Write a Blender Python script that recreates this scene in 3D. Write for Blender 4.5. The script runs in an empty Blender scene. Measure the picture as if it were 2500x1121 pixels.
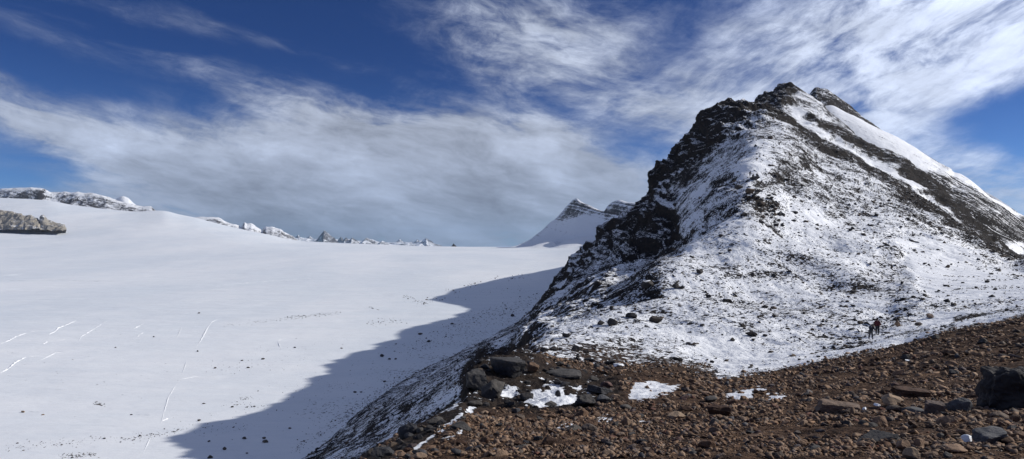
import bpy, bmesh, math, random, time
import numpy as np
from mathutils import Vector, Matrix
T0 = time.time()
F, U0, V0 = 1500.0, 1250.0, 597.0
rng = np.random.default_rng(7)
random.seed(7)
scn = bpy.context.scene
COL = scn.collection
R = math.radians

def at(u, v, d):
    return np.array([(u - U0) / F * d, d, (V0 - v) / F * d])

# ------------------------------------------------------------------ noise
_P = rng.permutation(4096).astype(np.int32)
_G = rng.normal(size=(4096, 3)).astype(np.float32)
_G /= np.linalg.norm(_G, axis=1, keepdims=True)

def perlin(x, y, z):
    xi, yi, zi = np.floor(x).astype(np.int32), np.floor(y).astype(np.int32), np.floor(z).astype(np.int32)
    xf, yf, zf = (x - xi).astype(np.float32), (y - yi).astype(np.float32), (z - zi).astype(np.float32)
    sx, sy, sz = [t * t * t * (t * (t * 6 - 15) + 10) for t in (xf, yf, zf)]
    out = 0
    for dx in (0, 1):
        hx = _P[(xi + dx) & 4095]
        wx = sx if dx else 1 - sx
        for dy in (0, 1):
            hy = _P[(hx + yi + dy) & 4095]
            wxy = wx * (sy if dy else 1 - sy)
            for dz in (0, 1):
                g = _G[_P[(hy + zi + dz) & 4095]]
                w = wxy * (sz if dz else 1 - sz)
                out = out + w * (g[..., 0] * (xf - dx) + g[..., 1] * (yf - dy) + g[..., 2] * (zf - dz))
    return out * 1.5

def pchip(xs, ys, x):
    """monotone cubic through nodes, clamped outside"""
    xs, ys = np.asarray(xs, float), np.asarray(ys, float)
    if len(xs) < 3:
        return np.interp(x, xs, ys)
    h = np.diff(xs); dl = np.diff(ys) / h
    m = np.zeros(len(xs))
    for i in range(1, len(xs) - 1):
        if dl[i - 1] * dl[i] > 0:
            w1, w2 = 2 * h[i] + h[i - 1], h[i] + 2 * h[i - 1]
            m[i] = (w1 + w2) / (w1 / dl[i - 1] + w2 / dl[i])
    m[0], m[-1] = dl[0], dl[-1]
    xc = np.clip(x, xs[0], xs[-1])
    k = np.clip(np.searchsorted(xs, xc) - 1, 0, len(h) - 1)
    t = (xc - xs[k]) / h[k]
    return ((1 + 2 * t) * (1 - t) ** 2 * ys[k] + t * (1 - t) ** 2 * h[k] * m[k]
            + t * t * (3 - 2 * t) * ys[k + 1] + t * t * (t - 1) * h[k] * m[k + 1])

def pchip_cols(Y, T):
    """Y (K, n) values on lines 0..K-1 for n columns, T rows parameter -> (len(T), n)"""
    K = Y.shape[0]
    dl = np.diff(Y, axis=0)
    m = np.zeros_like(Y)
    a, b = dl[:-1], dl[1:]
    ok = a * b > 0
    with np.errstate(divide='ignore', invalid='ignore'):
        m[1:-1] = np.where(ok, 2 * a * b / (a + b + 1e-30), 0)
    m[0], m[-1] = dl[0], dl[-1]
    k = np.clip(np.floor(T).astype(int), 0, K - 2)
    t = (T - k)[:, None]
    return ((1 + 2 * t) * (1 - t) ** 2 * Y[k] + t * (1 - t) ** 2 * m[k]
            + t * t * (3 - 2 * t) * Y[k + 1] + t * t * (t - 1) * m[k + 1])

def azgrid(u0, u1, step, far_deg=180.0, coarse=1.5):
    uu = np.arange(u0, u1 + step, step)
    a = np.arctan((uu - U0) / F)
    if far_deg:
        lo = np.arange(-R(far_deg), a[0] - R(coarse) * .5, R(coarse))
        hi = np.arange(R(far_deg), a[-1] + R(coarse) * .5, -R(coarse))[::-1]
        a = np.concatenate([lo, a, hi])
    return a

def loft(lines, rows, az):
    """feature lines [(u, v, d) ...] near to far -> base vertex grid (rows, cols, 3)"""
    E, L = [], []
    for ln in lines:
        u, v, d = np.array(ln, float).T
        a = np.arctan((u - U0) / F)
        E.append(pchip(a, (V0 - v) / F * np.cos(a), az))
        L.append(pchip(a, np.log(d / np.cos(a)), az))
    T = np.concatenate([np.linspace(k, k + 1, n, endpoint=False) for k, n in enumerate(rows)] + [[len(rows)]])
    e, l = pchip_cols(np.array(E), T), pchip_cols(np.array(L), T)
    r = np.exp(l)
    return np.stack([r * np.sin(az)[None], r * np.cos(az)[None], e * r], -1), T

def gnormals(P):
    du = np.gradient(P, axis=1); dv = np.gradient(P, axis=0)
    n = np.cross(du, dv)
    return n / (np.linalg.norm(n, axis=-1, keepdims=True) + 1e-12)

def pix(P):
    y = np.maximum(P[..., 1], 1e-3)
    return np.where(P[..., 1] > 0.5, U0 + F * P[..., 0] / y, -9999), np.where(P[..., 1] > 0.5, V0 - F * P[..., 2] / y, -9999)

# painted masks: where the snow lies thin, as soft regions of the slope
class Mask:
    S = 4
    def __init__(s, base):
        s.w, s.h = 2700 // s.S, 1300 // s.S
        s.a = np.full((s.h, s.w), float(base))
        X, Y = np.meshgrid(np.arange(s.w) * s.S - 100, np.arange(s.h) * s.S - 50)
        s.X, s.Y = X, Y
    def poly(s, pts, val, soft=6):
        X, Y = s.X, s.Y
        ins = np.zeros(X.shape, bool)
        n = len(pts)
        for i in range(n):
            x1, y1 = pts[i]; x2, y2 = pts[(i + 1) % n]
            if y1 == y2: continue
            c = ((Y < y1) != (Y < y2)) & (X < (x2 - x1) * (Y - y1) / (y2 - y1) + x1)
            ins ^= c
        return s._mix(ins.astype(float), val, soft)
    def line(s, pts, wid, val, soft=4):
        d = np.full(s.X.shape, 1e9)
        for (x1, y1), (x2, y2) in zip(pts[:-1], pts[1:]):
            t = np.clip(((s.X - x1) * (x2 - x1) + (s.Y - y1) * (y2 - y1)) / ((x2 - x1) ** 2 + (y2 - y1) ** 2), 0, 1)
            d = np.minimum(d, np.hypot(s.X - x1 - t * (x2 - x1), s.Y - y1 - t * (y2 - y1)))
        return s._mix((d < wid / 2).astype(float), val, soft)
    def _mix(s, m, val, soft):
        k = max(1, int(round(soft / s.S)))
        for _ in range(2):
            for ax in (0, 1):
                c = np.cumsum(np.concatenate([np.repeat(np.take(m, [0], ax), k + 1, ax), m, np.repeat(np.take(m, [-1], ax), k, ax)], ax), axis=ax)
                n = m.shape[ax]
                m = (np.take(c, np.arange(2 * k + 1, 2 * k + 1 + n), ax) - np.take(c, np.arange(0, n), ax)) / (2 * k + 1)
        s.a = s.a * (1 - m) + val * m
        return s
    def __call__(s, u, v, out=None):
        x = np.clip((u + 100) / s.S, 0, s.w - 1.001); y = np.clip((v + 50) / s.S, 0, s.h - 1.001)
        i, j = x.astype(int), y.astype(int); fx, fy = x - i, y - j
        a = s.a
        r = (a[j, i] * (1 - fx) + a[j, i + 1] * fx) * (1 - fy) + (a[j + 1, i] * (1 - fx) + a[j + 1, i + 1] * fx) * fy
        return r

def tagit(o, label=None, cat=None, group=None, kind=None):
    if label: o['label'] = label
    if cat: o['category'] = cat
    if group: o['group'] = group
    if kind: o['kind'] = kind
    return o

def grid_mesh(name, P, attrs, mat, smooth=True, keep=None):
    nr, nc = P.shape[:2]
    idx = np.arange(nr * nc).reshape(nr, nc)
    q = np.stack([idx[:-1, :-1], idx[:-1, 1:], idx[1:, 1:], idx[1:, :-1]], -1).reshape(-1, 4)
    me = bpy.data.meshes.new(name)
    me.vertices.add(nr * nc); me.vertices.foreach_set('co', P.reshape(-1).astype(np.float32))
    me.loops.add(q.size); me.loops.foreach_set('vertex_index', q.reshape(-1).astype(np.int32))
    me.polygons.add(len(q)); me.polygons.foreach_set('loop_start', (np.arange(len(q)) * 4).astype(np.int32))
    me.update(calc_edges=True)
    if smooth: me.polygons.foreach_set('use_smooth', np.ones(len(q), bool))
    for k, a in attrs.items():
        at_ = me.attributes.new(k, 'FLOAT', 'POINT'); at_.data.foreach_set('value', np.ascontiguousarray(a.reshape(-1), dtype=np.float32))
    me.materials.append(mat)
    o = bpy.data.objects.new(name, me); COL.objects.link(o)
    tagit(o, kind='structure')
    return o

# ------------------------------------------------------------------ materials
class NT:
    def __init__(s, tree): s.t = tree; s.n = tree.nodes; s.l = tree.links
    def node(s, typ, **kw):
        n = s.n.new(typ)
        for k, v in kw.items(): setattr(n, k, v)
        return n
    def put(s, sock, v):
        if isinstance(v, bpy.types.NodeSocket): s.l.new(v, sock)
        elif v is not None: sock.default_value = v
    def m(s, op, a, b=None, c=None, clamp=False):
        n = s.node('ShaderNodeMath', operation=op, use_clamp=clamp)
        for i, x in enumerate((a, b, c)):
            if x is not None: s.put(n.inputs[i], x)
        return n.outputs[0]
    def vm(s, op, a, b=None, scale=None):
        n = s.node('ShaderNodeVectorMath', operation=op)
        s.put(n.inputs[0], a)
        if b is not None: s.put(n.inputs[1], b)
        if scale is not None: s.put(n.inputs[3], scale)
        return n.outputs[0]
    def noise(s, vec, scale, detail=5, rough=.55, dist=0, lac=2.0, color=False, dim='3D'):
        n = s.node('ShaderNodeTexNoise', noise_dimensions=dim)
        s.put(n.inputs['Vector'], vec)
        s.put(n.inputs['Scale'], scale); n.inputs['Detail'].default_value = detail
        n.inputs['Roughness'].default_value = rough; n.inputs['Distortion'].default_value = dist; n.inputs['Lacunarity'].default_value = lac
        return n.outputs['Color' if color else 'Fac']
    def ss(s, x, a, b):
        n = s.node('ShaderNodeMapRange', interpolation_type='SMOOTHSTEP')
        s.put(n.inputs[0], x); s.put(n.inputs[1], a); s.put(n.inputs[2], b)
        return n.outputs[0]
    def lin(s, x, a, b, c=0., d=1.):
        n = s.node('ShaderNodeMapRange'); s.put(n.inputs[0], x); s.put(n.inputs[1], a); s.put(n.inputs[2], b); s.put(n.inputs[3], c); s.put(n.inputs[4], d)
        return n.outputs[0]
    def mix(s, f, a, b, blend='MIX'):
        n = s.node('ShaderNodeMix', data_type='RGBA', blend_type=blend)
        s.put(n.inputs[0], f); s.put(n.inputs[6], a); s.put(n.inputs[7], b)
        return n.outputs[2]
    def mixf(s, f, a, b):
        n = s.node('ShaderNodeMix', data_type='FLOAT')
        s.put(n.inputs[0], f); s.put(n.inputs[2], a); s.put(n.inputs[3], b)
        return n.outputs[0]
    def attr(s, name): return s.node('ShaderNodeAttribute', attribute_name=name).outputs['Fac']
    def ramp(s, f, stops):
        n = s.node('ShaderNodeValToRGB'); s.put(n.inputs[0], f)
        e = n.color_ramp.elements
        while len(e) > 1: e.remove(e[-1])
        e[0].position, e[0].color = stops[0][0], (*stops[0][1], 1)
        for p, c in stops[1:]:
            x = e.new(p); x.color = (*c, 1)
        return n.outputs[0]
    def bump(s, h, strength, dist, normal=None):
        n = s.node('ShaderNodeBump'); n.inputs['Strength'].default_value = strength; n.inputs['Distance'].default_value = dist
        s.put(n.inputs['Height'], h)
        if normal is not None: s.put(n.inputs['Normal'], normal)
        return n.outputs[0]
    def vec(s, x, y, z):
        n = s.node('ShaderNodeCombineXYZ'); s.put(n.inputs[0], x); s.put(n.inputs[1], y); s.put(n.inputs[2], z); return n.outputs[0]

def material(name):
    m = bpy.data.materials.new(name); m.use_nodes = True
    t = NT(m.node_tree); bs = t.n['Principled BSDF']
    return m, t, bs

def rgb(*c): return (*c, 1.0)

SNOW = rgb(.80, .81, .83)

def terrain_material(name, feat=1.0, strata=0.0, dark=1.0, bumpd=.25, gain=11.0, n2s=1.9, dipx=.30, warp=3.5, pale=False, sgain=4.5, slopek=2.6):
    m, t, bs = material(name)
    geo = t.node('ShaderNodeNewGeometry')
    pos, nor = geo.outputs['Position'], geo.outputs['Normal']
    sep = t.node('ShaderNodeSeparateXYZ'); t.l.new(nor, sep.inputs[0])
    slope = t.m('SUBTRACT', 1.0, sep.outputs[2])
    cov, brn, flk = t.attr('cov'), t.attr('brn'), t.attr('flk')
    n1 = t.noise(pos, .22 / feat, 9, .68)
    n2 = t.noise(pos, n2s / feat, 6, .62)
    sp = t.vm('MULTIPLY', pos, (.16, 1.0, .16))
    n3 = t.noise(sp, .9 / feat, 8, .7, dist=.3)
    iso = t.m('ADD', t.m('MULTIPLY', n1, .45), t.m('MULTIPLY', n2, .55))
    ani = t.m('ADD', t.m('MULTIPLY', n3, .6), t.m('MULTIPLY', n2, .4))
    val = t.mixf(flk, iso, ani)
    x = t.m('MULTIPLY', t.m('SUBTRACT', val, .5), gain)
    x = t.m('ADD', x, t.m('MULTIPLY', t.m('SUBTRACT', cov, .5), 3.0))
    x = t.m('ADD', x, t.m('MULTIPLY', t.m('SUBTRACT', slope, .25), slopek))
    if strata:
        ps = t.node('ShaderNodeSeparateXYZ'); t.l.new(pos, ps.inputs[0])
        h = t.m('ADD', ps.outputs[2], t.m('ADD', t.m('MULTIPLY', ps.outputs[0], dipx), t.m('MULTIPLY', n1, warp * feat)))
        b = t.noise(t.vec(0., 0., h), strata, 4, .7)
        x = t.m('ADD', x, t.m('MULTIPLY', t.m('SUBTRACT', b, .5), sgain))
    rock = t.ss(x, -.10, .10)
    # rock colours
    nc = t.noise(pos, .9, 6, .6)
    nf = t.noise(pos, 9.0, 5, .6)
    dk = t.ramp(nc, [(.3, (.030 * dark, .029 * dark, .031 * dark)), (.5, (.052 * dark, .046 * dark, .044 * dark)), (.7, (.095 * dark, .075 * dark, .058 * dark))])
    if pale: dk = t.ramp(t.m('ADD', t.m('MULTIPLY', nc, .2), t.m('MULTIPLY', n1, .8)), [(.36, (.16, .15, .14)), (.5, (.29, .265, .23)), (.62, (.42, .37, .29))])
    br = t.ramp(t.m('ADD', t.m('MULTIPLY', nc, .5), t.m('MULTIPLY', nf, .5)), [(.36, (.028, .019, .015)), (.5, (.085, .053, .037)), (.62, (.17, .108, .07))])
    rc = t.mix(brn, dk, br)
    colr = t.mix(rock, SNOW, rc)
    t.put(bs.inputs['Base Color'], colr)
    t.put(bs.inputs['Roughness'], t.mixf(rock, .55, .9))
    t.put(bs.inputs['Specular IOR Level'], t.mixf(rock, .25, .04))
    nb = t.noise(pos, 2.2 / feat, 6, .65)
    nb2 = t.noise(t.vm('MULTIPLY', pos, (1.0, .45, 1.0)), .5 / feat, 4, .5)
    hh = t.m('ADD', t.m('MULTIPLY', nb2, .9), t.m('MULTIPLY', nb, t.mixf(rock, .25, 1.0)))
    hh = t.m('SUBTRACT', hh, t.m('MULTIPLY', rock, .12))
    t.put(bs.inputs['Normal'], t.bump(hh, .8, bumpd * feat))
    return m
# ------------------------------------------------------------------ the ridge we stand on, with its front mountain
H = 100.0
def gv(d): return V0 + H * F / d
lines = [
 [(-500, 3000, 1.3), (900, 2700, 1.3), (1250, 2560, 1.3), (3300, 2500, 1.3)],
 # L1 near ground
 [(-500, 1900, 5), (0, 1750, 5), (500, 1420, 5), (760, 1240, 5), (890, 1165, 5), (1050, 1128, 5), (1250, 1121, 5), (1800, 1118, 5), (2500, 1100, 5), (3300, 1080, 5)],
 # L2 brown shoulder, its left edge
 [(-500, 1900, 9), (0, 1700, 9), (500, 1400, 9), (760, 1200, 9), (850, 1145, 9), (890, 1122, 9.5), (960, 1075, 11), (1040, 1028, 13), (1130, 985, 15.5), (1200, 990, 16), (1300, 1000, 15), (1500, 1000, 14), (1800, 990, 14), (2200, 965, 14), (2500, 960, 13), (3300, 900, 13)],
 # L3 outcrop and far edge of the brown ground
 [(-500, 2000, 18), (0, 1850, 18), (500, 1550, 18), (760, 1320, 18), (890, 1190, 17), (1000, 1110, 20), (1090, 1030, 22), (1128, 985, 23), (1140, 918, 24), (1160, 888, 25.5), (1180, 873, 27), (1250, 866, 29), (1290, 868, 30), (1350, 884, 31), (1450, 905, 33), (1600, 905, 37), (1750, 922, 39), (1850, 913, 41), (2000, 887, 42), (2160, 855, 42), (2300, 816, 42), (2400, 794, 41), (2500, 773, 40), (3300, 610, 36)],
 # L4 dip beyond
 [(-500, 2400, 60), (0, 2000, 60), (500, 1500, 62), (730, 1240, 70), (890, 1135, 72), (1000, 1070, 70), (1130, 985, 62), (1200, 915, 48), (1280, 868, 40), (1350, 868, 42), (1500, 884, 46), (1600, 886, 50), (1750, 888, 54), (1900, 872, 57), (2050, 846, 61), (2125, 829, 63), (2250, 795, 67), (2400, 762, 70), (2500, 742, 71), (3300, 560, 60)],
 # L5 lower slope
 [(-500, 2400, 110), (0, 2000, 110), (500, 1450, 120), (730, 1180, 140), (890, 1085, 140), (1000, 1018, 135), (1130, 945, 125), (1210, 900, 105), (1290, 838, 80), (1375, 802, 88), (1538, 775, 86), (1700, 780, 82), (1900, 768, 86), (2050, 760, 86), (2160, 768, 84), (2230, 745, 88), (2330, 716, 96), (2500, 695, 98), (3300, 520, 90)],
 # L6 snow arete, lit edge of the front slope
 [(-500, 2300, 200), (0, 1700, 200), (500, 1300, 215), (730, 1140, 225), (890, 1040, 215), (1000, 965, 215), (1130, 893, 215), (1210, 850, 205), (1290, 806, 150), (1375, 770, 125), (1450, 742, 118), (1538, 707, 118), (1623, 652, 126), (1750, 640, 125), (1900, 625, 132), (2050, 622, 140), (2180, 640, 142), (2250, 652, 140), (2340, 672, 132), (2500, 672, 128), (3300, 480, 120)],
 # L7 knoll with the upper party
 [(-500, 2000, 300), (0, 1500, 300), (500, 1300, 300), (730, 1145, 300), (890, 1006, 330), (1000, 930, 350), (1130, 868, 360), (1210, 828, 350), (1290, 785, 300), (1375, 706, 270), (1450, 655, 250), (1538, 610, 262), (1623, 580, 238), (1700, 500, 230), (1760, 455, 213), (1831, 428, 200), (1880, 448, 198), (1940, 480, 196), (2050, 505, 198), (2150, 520, 200), (2250, 560, 198), (2340, 600, 190), (2500, 650, 170), (3300, 440, 150)],
 # L8 upper slope
 [(-500, 1800, 420), (0, 1500, 420), (500, 1300, 420), (730, 1200, 400), (890, 1018, 420), (1000, 925, 430), (1130, 860, 480), (1210, 820, 470), (1290, 776, 400), (1330, 742, 370), (1375, 683, 345), (1410, 645, 345), (1450, 602, 345), (1500, 542, 360), (1545, 505, 370), (1572, 486, 388), (1590, 470, 384), (1640, 435, 366), (1700, 402, 336), (1780, 385, 292), (1850, 362, 268), (1900, 370, 268), (2000, 420, 265), (2100, 460, 258), (2200, 498, 252), (2300, 548, 240), (2400, 600, 225), (2500, 645, 205), (3300, 410, 190)],
 # L9 skyline of the front mountain
 [(-500, 1800, 600), (0, 1500, 600), (500, 1300, 600), (730, 1250, 560), (890, 1050, 540), (1000, 960, 560), (1130, 890, 620), (1210, 850, 620), (1290, 810, 520), (1375, 735, 430), (1450, 660, 420), (1500, 600, 420), (1550, 550, 410), (1572, 500, 400), (1579, 470, 398), (1584, 436, 397), (1600, 405, 396), (1618, 385, 396), (1640, 362, 396), (1672, 330, 396), (1700, 305, 395), (1712, 285, 395), (1732, 262, 395), (1760, 255, 395), (1785, 253, 395), (1815, 252, 398), (1850, 259, 400), (1880, 266, 395), (1910, 275, 390), (1960, 306, 378), (2009, 345, 366), (2095, 387, 345), (2177, 436, 325), (2259, 486, 305), (2341, 551, 285), (2420, 600, 268), (2500, 636, 250), (3300, 380, 230)],
 # L10 dip behind
 [(-500, 1800, 700), (500, 1400, 700), (890, 1100, 640), (1130, 920, 680), (1375, 780, 520), (1572, 620, 470), (1640, 500, 450), (1712, 350, 450), (1850, 285, 450), (1910, 300, 440), (2009, 368, 412), (2177, 460, 365), (2341, 575, 320), (2500, 660, 282), (3300, 400, 260)],
 # L11 second crest with the summit
 [(-500, 1800, 900), (500, 1400, 900), (890, 1150, 800), (1130, 980, 800), (1375, 850, 700), (1572, 640, 680), (1700, 420, 640), (1800, 300, 620), (1846, 262, 620), (1858, 246, 620), (1872, 236, 620), (1890, 228, 620), (1915, 214, 620), (1938, 217, 618), (1960, 226, 612), (2000, 252, 590), (2030, 280, 575), (2060, 300, 560), (2115, 348, 535), (2218, 395, 495), (2271, 438, 470), (2362, 518, 430), (2500, 626, 375), (3300, 370, 330)],
 # L12-L14 unseen crest added behind the summit, raised to fill the cast shadow
 [(-500, 1800, 1100), (890, 1150, 1000), (1375, 900, 900), (1700, 500, 730), (1850, 310, 720), (1900, 240, 725), (1925, 225, 730), (1955, 242, 725), (2000, 290, 690), (2115, 400, 610), (2218, 450, 560), (2362, 580, 490), (2500, 690, 420), (3300, 450, 370)],
 [(-500, 1800, 1300), (890, 1150, 1150), (1375, 900, 1000), (1700, 560, 860), (1880, 320, 850), (1915, 236, 850), (1940, 226, 855), (1965, 250, 850), (2000, 330, 800), (2115, 520, 690), (2362, 700, 540), (2500, 760, 450), (3300, 500, 400)],
 [(-500, 1800, 1500), (890, 1150, 1250), (1375, 900, 1150), (1800, 560, 1000), (1920, 330, 1000), (1962, 236, 1010), (1985, 240, 1010), (2010, 400, 960), (2115, 600, 760), (2362, 760, 600), (2500, 830, 490), (3300, 560, 440)],
 [(-500, 1800, 1800), (1375, 1000, 1300), (1962, 520, 1200), (2115, 700, 860), (2500, 900, 560), (3300, 700, 500)],
]
rows = [24, 170, 170, 70, 130, 130, 140, 120, 130, 10, 120, 16, 16, 16, 8]
az = azgrid(-60, 2560, 2.1)
P, T = loft(lines, rows, az)
# ease the back half into a plain ridge so the camera may look round
fa = np.clip((np.abs(az) - R(75)) / R(50), 0, 1); fa = (fa * fa * (3 - 2 * fa))[None]
rr = np.hypot(P[..., 0], P[..., 1])
zb = -1.75 - np.where(P[..., 0] < 0, np.maximum(0, -P[..., 0] - 4) * .62, np.maximum(0, P[..., 0] - 30) * .3) - .03 * rr
P[..., 2] = P[..., 2] * (1 - fa) + zb * fa
pu, pv = pix(P)

cov = Mask(.50)
cov.poly([(600, 1250), (890, 1130), (1140, 900), (1300, 835), (1400, 792), (1640, 690), (1700, 600), (1500, 540), (1310, 765), (1000, 900), (650, 1130)], .62, 8)
cov.poly([(1560, 760), (1700, 640), (1880, 520), (2000, 560), (2250, 690), (2265, 745), (2120, 770), (1900, 790), (1700, 800)], .46, 24)
cov.line([(2090, 690), (2160, 715), (2200, 745), (2240, 752)], 12, .66, 8)
cov.line([(2000, 745), (2080, 760), (2130, 790)], 10, .55, 8)
cov.poly([(1490, 560), (1580, 480), (1700, 400), (1720, 430), (1660, 520), (1640, 590), (1600, 640)], .50, 10)
cov.poly([(1650, 590), (1660, 500), (1740, 400), (1860, 356), (1900, 300), (1960, 330), (1880, 370), (1740, 440), (1700, 600)], .27, 8)
cov.poly([(1440, 642), (1469, 567), (1562, 490), (1585, 500), (1540, 545), (1515, 612), (1470, 640), (1400, 760), (1320, 800), (1300, 790), (1340, 730)], .64, 6)
cov.poly([(1525, 556), (1560, 540), (1610, 515), (1652, 530), (1656, 590), (1600, 632), (1540, 642), (1515, 610)], .72, 5)
cov.poly([(1270, 850), (1305, 790), (1380, 740), (1440, 750), (1500, 700), (1560, 690), (1470, 745), (1380, 790), (1320, 825)], .60, 6)
cov.poly([(1574, 490), (1575, 430), (1600, 380), (1690, 290), (1730, 240), (1860, 230), (1900, 268), (1849, 287), (1787, 324), (1746, 377), (1697, 401), (1635, 443)], .66, 5)
cov.poly([(1780, 300), (1850, 275), (1860, 290), (1800, 322), (1745, 345)], .45, 5)
cov.poly([(1798, 440), (1870, 425), (1900, 480), (1940, 565), (1870, 560), (1800, 500)], .52, 10)
cov.poly([(1640, 470), (1730, 395), (1870, 365), (1830, 395), (1740, 425), (1680, 480)], .42, 8)
cov.poly([(1850, 345), (1930, 300), (2010, 360), (2080, 440), (2110, 505), (2000, 470), (1930, 410)], .48, 12)
cov.poly([(1880, 480), (2000, 480), (2080, 540), (2160, 620), (2100, 660), (1990, 600), (1920, 560)], .28, 14)
cov.line([(1880, 272), (1930, 292), (2009, 352), (2095, 396), (2177, 448), (2259, 498), (2341, 562), (2420, 610), (2510, 650)], 22, .84, 4)
for tr in ([(1886, 445), (1964, 473), (2054, 508), (2107, 537), (2177, 562), (2280, 598), (2382, 635), (2450, 670)],):
    cov.line(tr, 4, .62, 3)
cov.poly([(1785, 428), (1790, 398), (1830, 385), (1880, 395), (1885, 425), (1862, 430), (1840, 428), (1810, 434)], .16, 5)
# second crest: white face, dark band along its lower edge
cov.poly([(1925, 272), (2020, 345), (2100, 385), (2180, 432), (2262, 480), (2345, 545), (2500, 626), (2500, 615), (2350, 520), (2250, 445), (2130, 380), (2050, 330), (1985, 290), (1960, 262)], .14, 5)
cov.line([(1975, 282), (2040, 322), (2130, 368), (2205, 402), (2262, 446), (2320, 496), (2400, 560), (2510, 640)], 20, .84, 4)
cov.line([(2215, 412), (2290, 470), (2350, 528), (2420, 585)], 26, .90, 4)
cov.line([(1955, 262), (2000, 292), (2060, 330)], 10, .75, 3)
cov.poly([(1840, 270), (1850, 240), (1915, 200), (1950, 215), (1930, 235), (1900, 278)], .80, 4)
cov.poly([(1940, 225), (1990, 245), (2040, 300), (2000, 300), (1950, 260)], .38, 5)
# snow basins
cov.poly([(2200, 600), (2330, 640), (2500, 660), (2600, 700), (2600, 735), (2420, 730), (2270, 742), (2240, 700)], .05, 10)
cov.poly([(2160, 560), (2300, 590), (2420, 640), (2300, 640), (2200, 610)], .12, 10)
# foot of the slope
cov.poly([(1290, 842), (1400, 830), (1560, 840), (1700, 870), (1780, 900), (1740, 925), (1560, 905), (1450, 905), (1330, 885)], .74, 10)
cov.poly([(1310, 865), (1420, 862), (1560, 875), (1600, 893), (1480, 900), (1350, 885)], .80, 5)
cov.poly([(1500, 800), (1640, 830), (1740, 870), (1860, 850), (2000, 810), (1800, 812), (1650, 790)], .30, 10)
cov.poly([(1740, 890), (1900, 862), (2150, 820), (2300, 765), (2560, 725), (2560, 765), (2500, 768), (2300, 806), (2160, 848), (2000, 882), (1850, 912), (1790, 925), (1770, 915)], .05, 5)
cov.line([(1990, 862), (2080, 846), (2130, 838)], 11, 1.15, 3)
cov.line([(2160, 826), (2260, 806), (2330, 792)], 9, 1.1, 3)
cov.line([(2330, 782), (2420, 768), (2520, 752)], 9, 1.15, 3)
cov.line([(1800, 898), (1880, 885), (1960, 876)], 7, 1.0, 3)
cov.line([(2300, 760), (2400, 742), (2500, 728)], 5, .8, 3)
# outcrop and brown ground
out = [(1128, 1000), (1135, 905), (1175, 866), (1290, 840), (1345, 880), (1450, 893), (1510, 905), (1530, 990), (1400, 1005), (1300, 1012), (1200, 1000)]
cov.poly(out, .95, 4)
brown = [(860, 1300), (885, 1118), (1000, 1052), (1130, 990), (1300, 1005), (1450, 985), (1480, 910), (1560, 900), (1650, 893), (1740, 930), (1850, 915), (2000, 887), (2160, 856), (2300, 815), (2400, 795), (2500, 775), (2700, 740), (2700, 1400)]
cov.poly(brown, 1.25, 10)
cov.poly([(860, 1300), (885, 1118), (1000, 1052), (1130, 985), (1135, 1000), (1010, 1090), (960, 1130)], .95, 3)
cov.line([(1010, 1100), (1050, 1072), (1085, 1045), (1120, 1018), (1158, 994)], 11, .0, 3)
cov.line([(1065, 1086), (1100, 1066), (1140, 1048)], 7, .0, 3)
for p, s in [([(1215, 952), (1265, 944), (1262, 956), (1225, 966)], 3), ([(1278, 985), (1300, 955), (1330, 960), (1350, 944), (1372, 948), (1375, 966), (1410, 965), (1405, 985), (1330, 992)], 3),
             ([(1535, 966), (1550, 938), (1590, 932), (1640, 946), (1668, 940), (1640, 958), (1600, 962), (1655, 964), (1560, 976)], 3),
             ([(1760, 975), (1800, 955), (1890, 944), (1830, 962), (1838, 972), (1790, 978)], 3), ([(1862, 975), (1890, 966), (1928, 964), (1900, 982)], 3),
             ([(1455, 1030), (1462, 1022), (1508, 1017), (1490, 1034)], 2), ([(1350, 1050), (1375, 1040), (1410, 1030), (1400, 1040), (1360, 1054)], 2), ([(1560, 1034), (1582, 1030), (1580, 1038)], 2)]:
    cov.poly(p, -.3, s + 1)
brn = Mask(0.0)
brn.poly(brown, 1.0, 8)
brn.poly(out, .15, 10)
brn.poly([(860, 1300), (885, 1118), (1000, 1052), (1130, 985), (1160, 1010), (1010, 1100), (960, 1130)], .15, 6)
brn.poly([(1290, 842), (1400, 840), (1560, 850), (1740, 890), (1740, 925), (1480, 910), (1330, 885)], .55, 10)
flk = Mask(0.0)
flk.poly([(600, 1250), (890, 1130), (1140, 900), (1300, 835), (1400, 792), (1560, 700), (1450, 640), (1310, 765), (1000, 900), (650, 1130)], 1.0, 14)
rgh = Mask(.50)
rgh.poly([(1270, 850), (1300, 780), (1380, 670), (1450, 590), (1560, 480), (1575, 430), (1600, 370), (1700, 280), (1730, 240), (1860, 230), (1920, 200), (1960, 225), (1905, 280), (1800, 330), (1700, 405), (1640, 450), (1660, 590), (1540, 650), (1440, 750)], 1.0, 10)
rgh.poly([(1270, 850), (1290, 780), (1380, 680), (1450, 640), (1500, 660), (1440, 750), (1340, 830)], .72, 10)
rgh.line([(1975, 282), (2040, 322), (2130, 368), (2205, 402), (2262, 446), (2320, 496), (2400, 560), (2510, 640)], 30, .8, 6)
rgh.line([(1880, 272), (1930, 292), (2009, 352), (2095, 396), (2177, 448), (2259, 498), (2341, 562), (2420, 610), (2510, 650)], 18, .7, 6)
rgh.poly([(1798, 430), (1870, 422), (1900, 480), (1940, 565), (1870, 560), (1800, 500)], .58, 10)
rgh.poly(out, .8, 6)
rgh.poly([(2200, 600), (2330, 640), (2500, 660), (2600, 700), (2600, 735), (2420, 730), (2270, 742), (2240, 700)], .10, 10)

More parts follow.
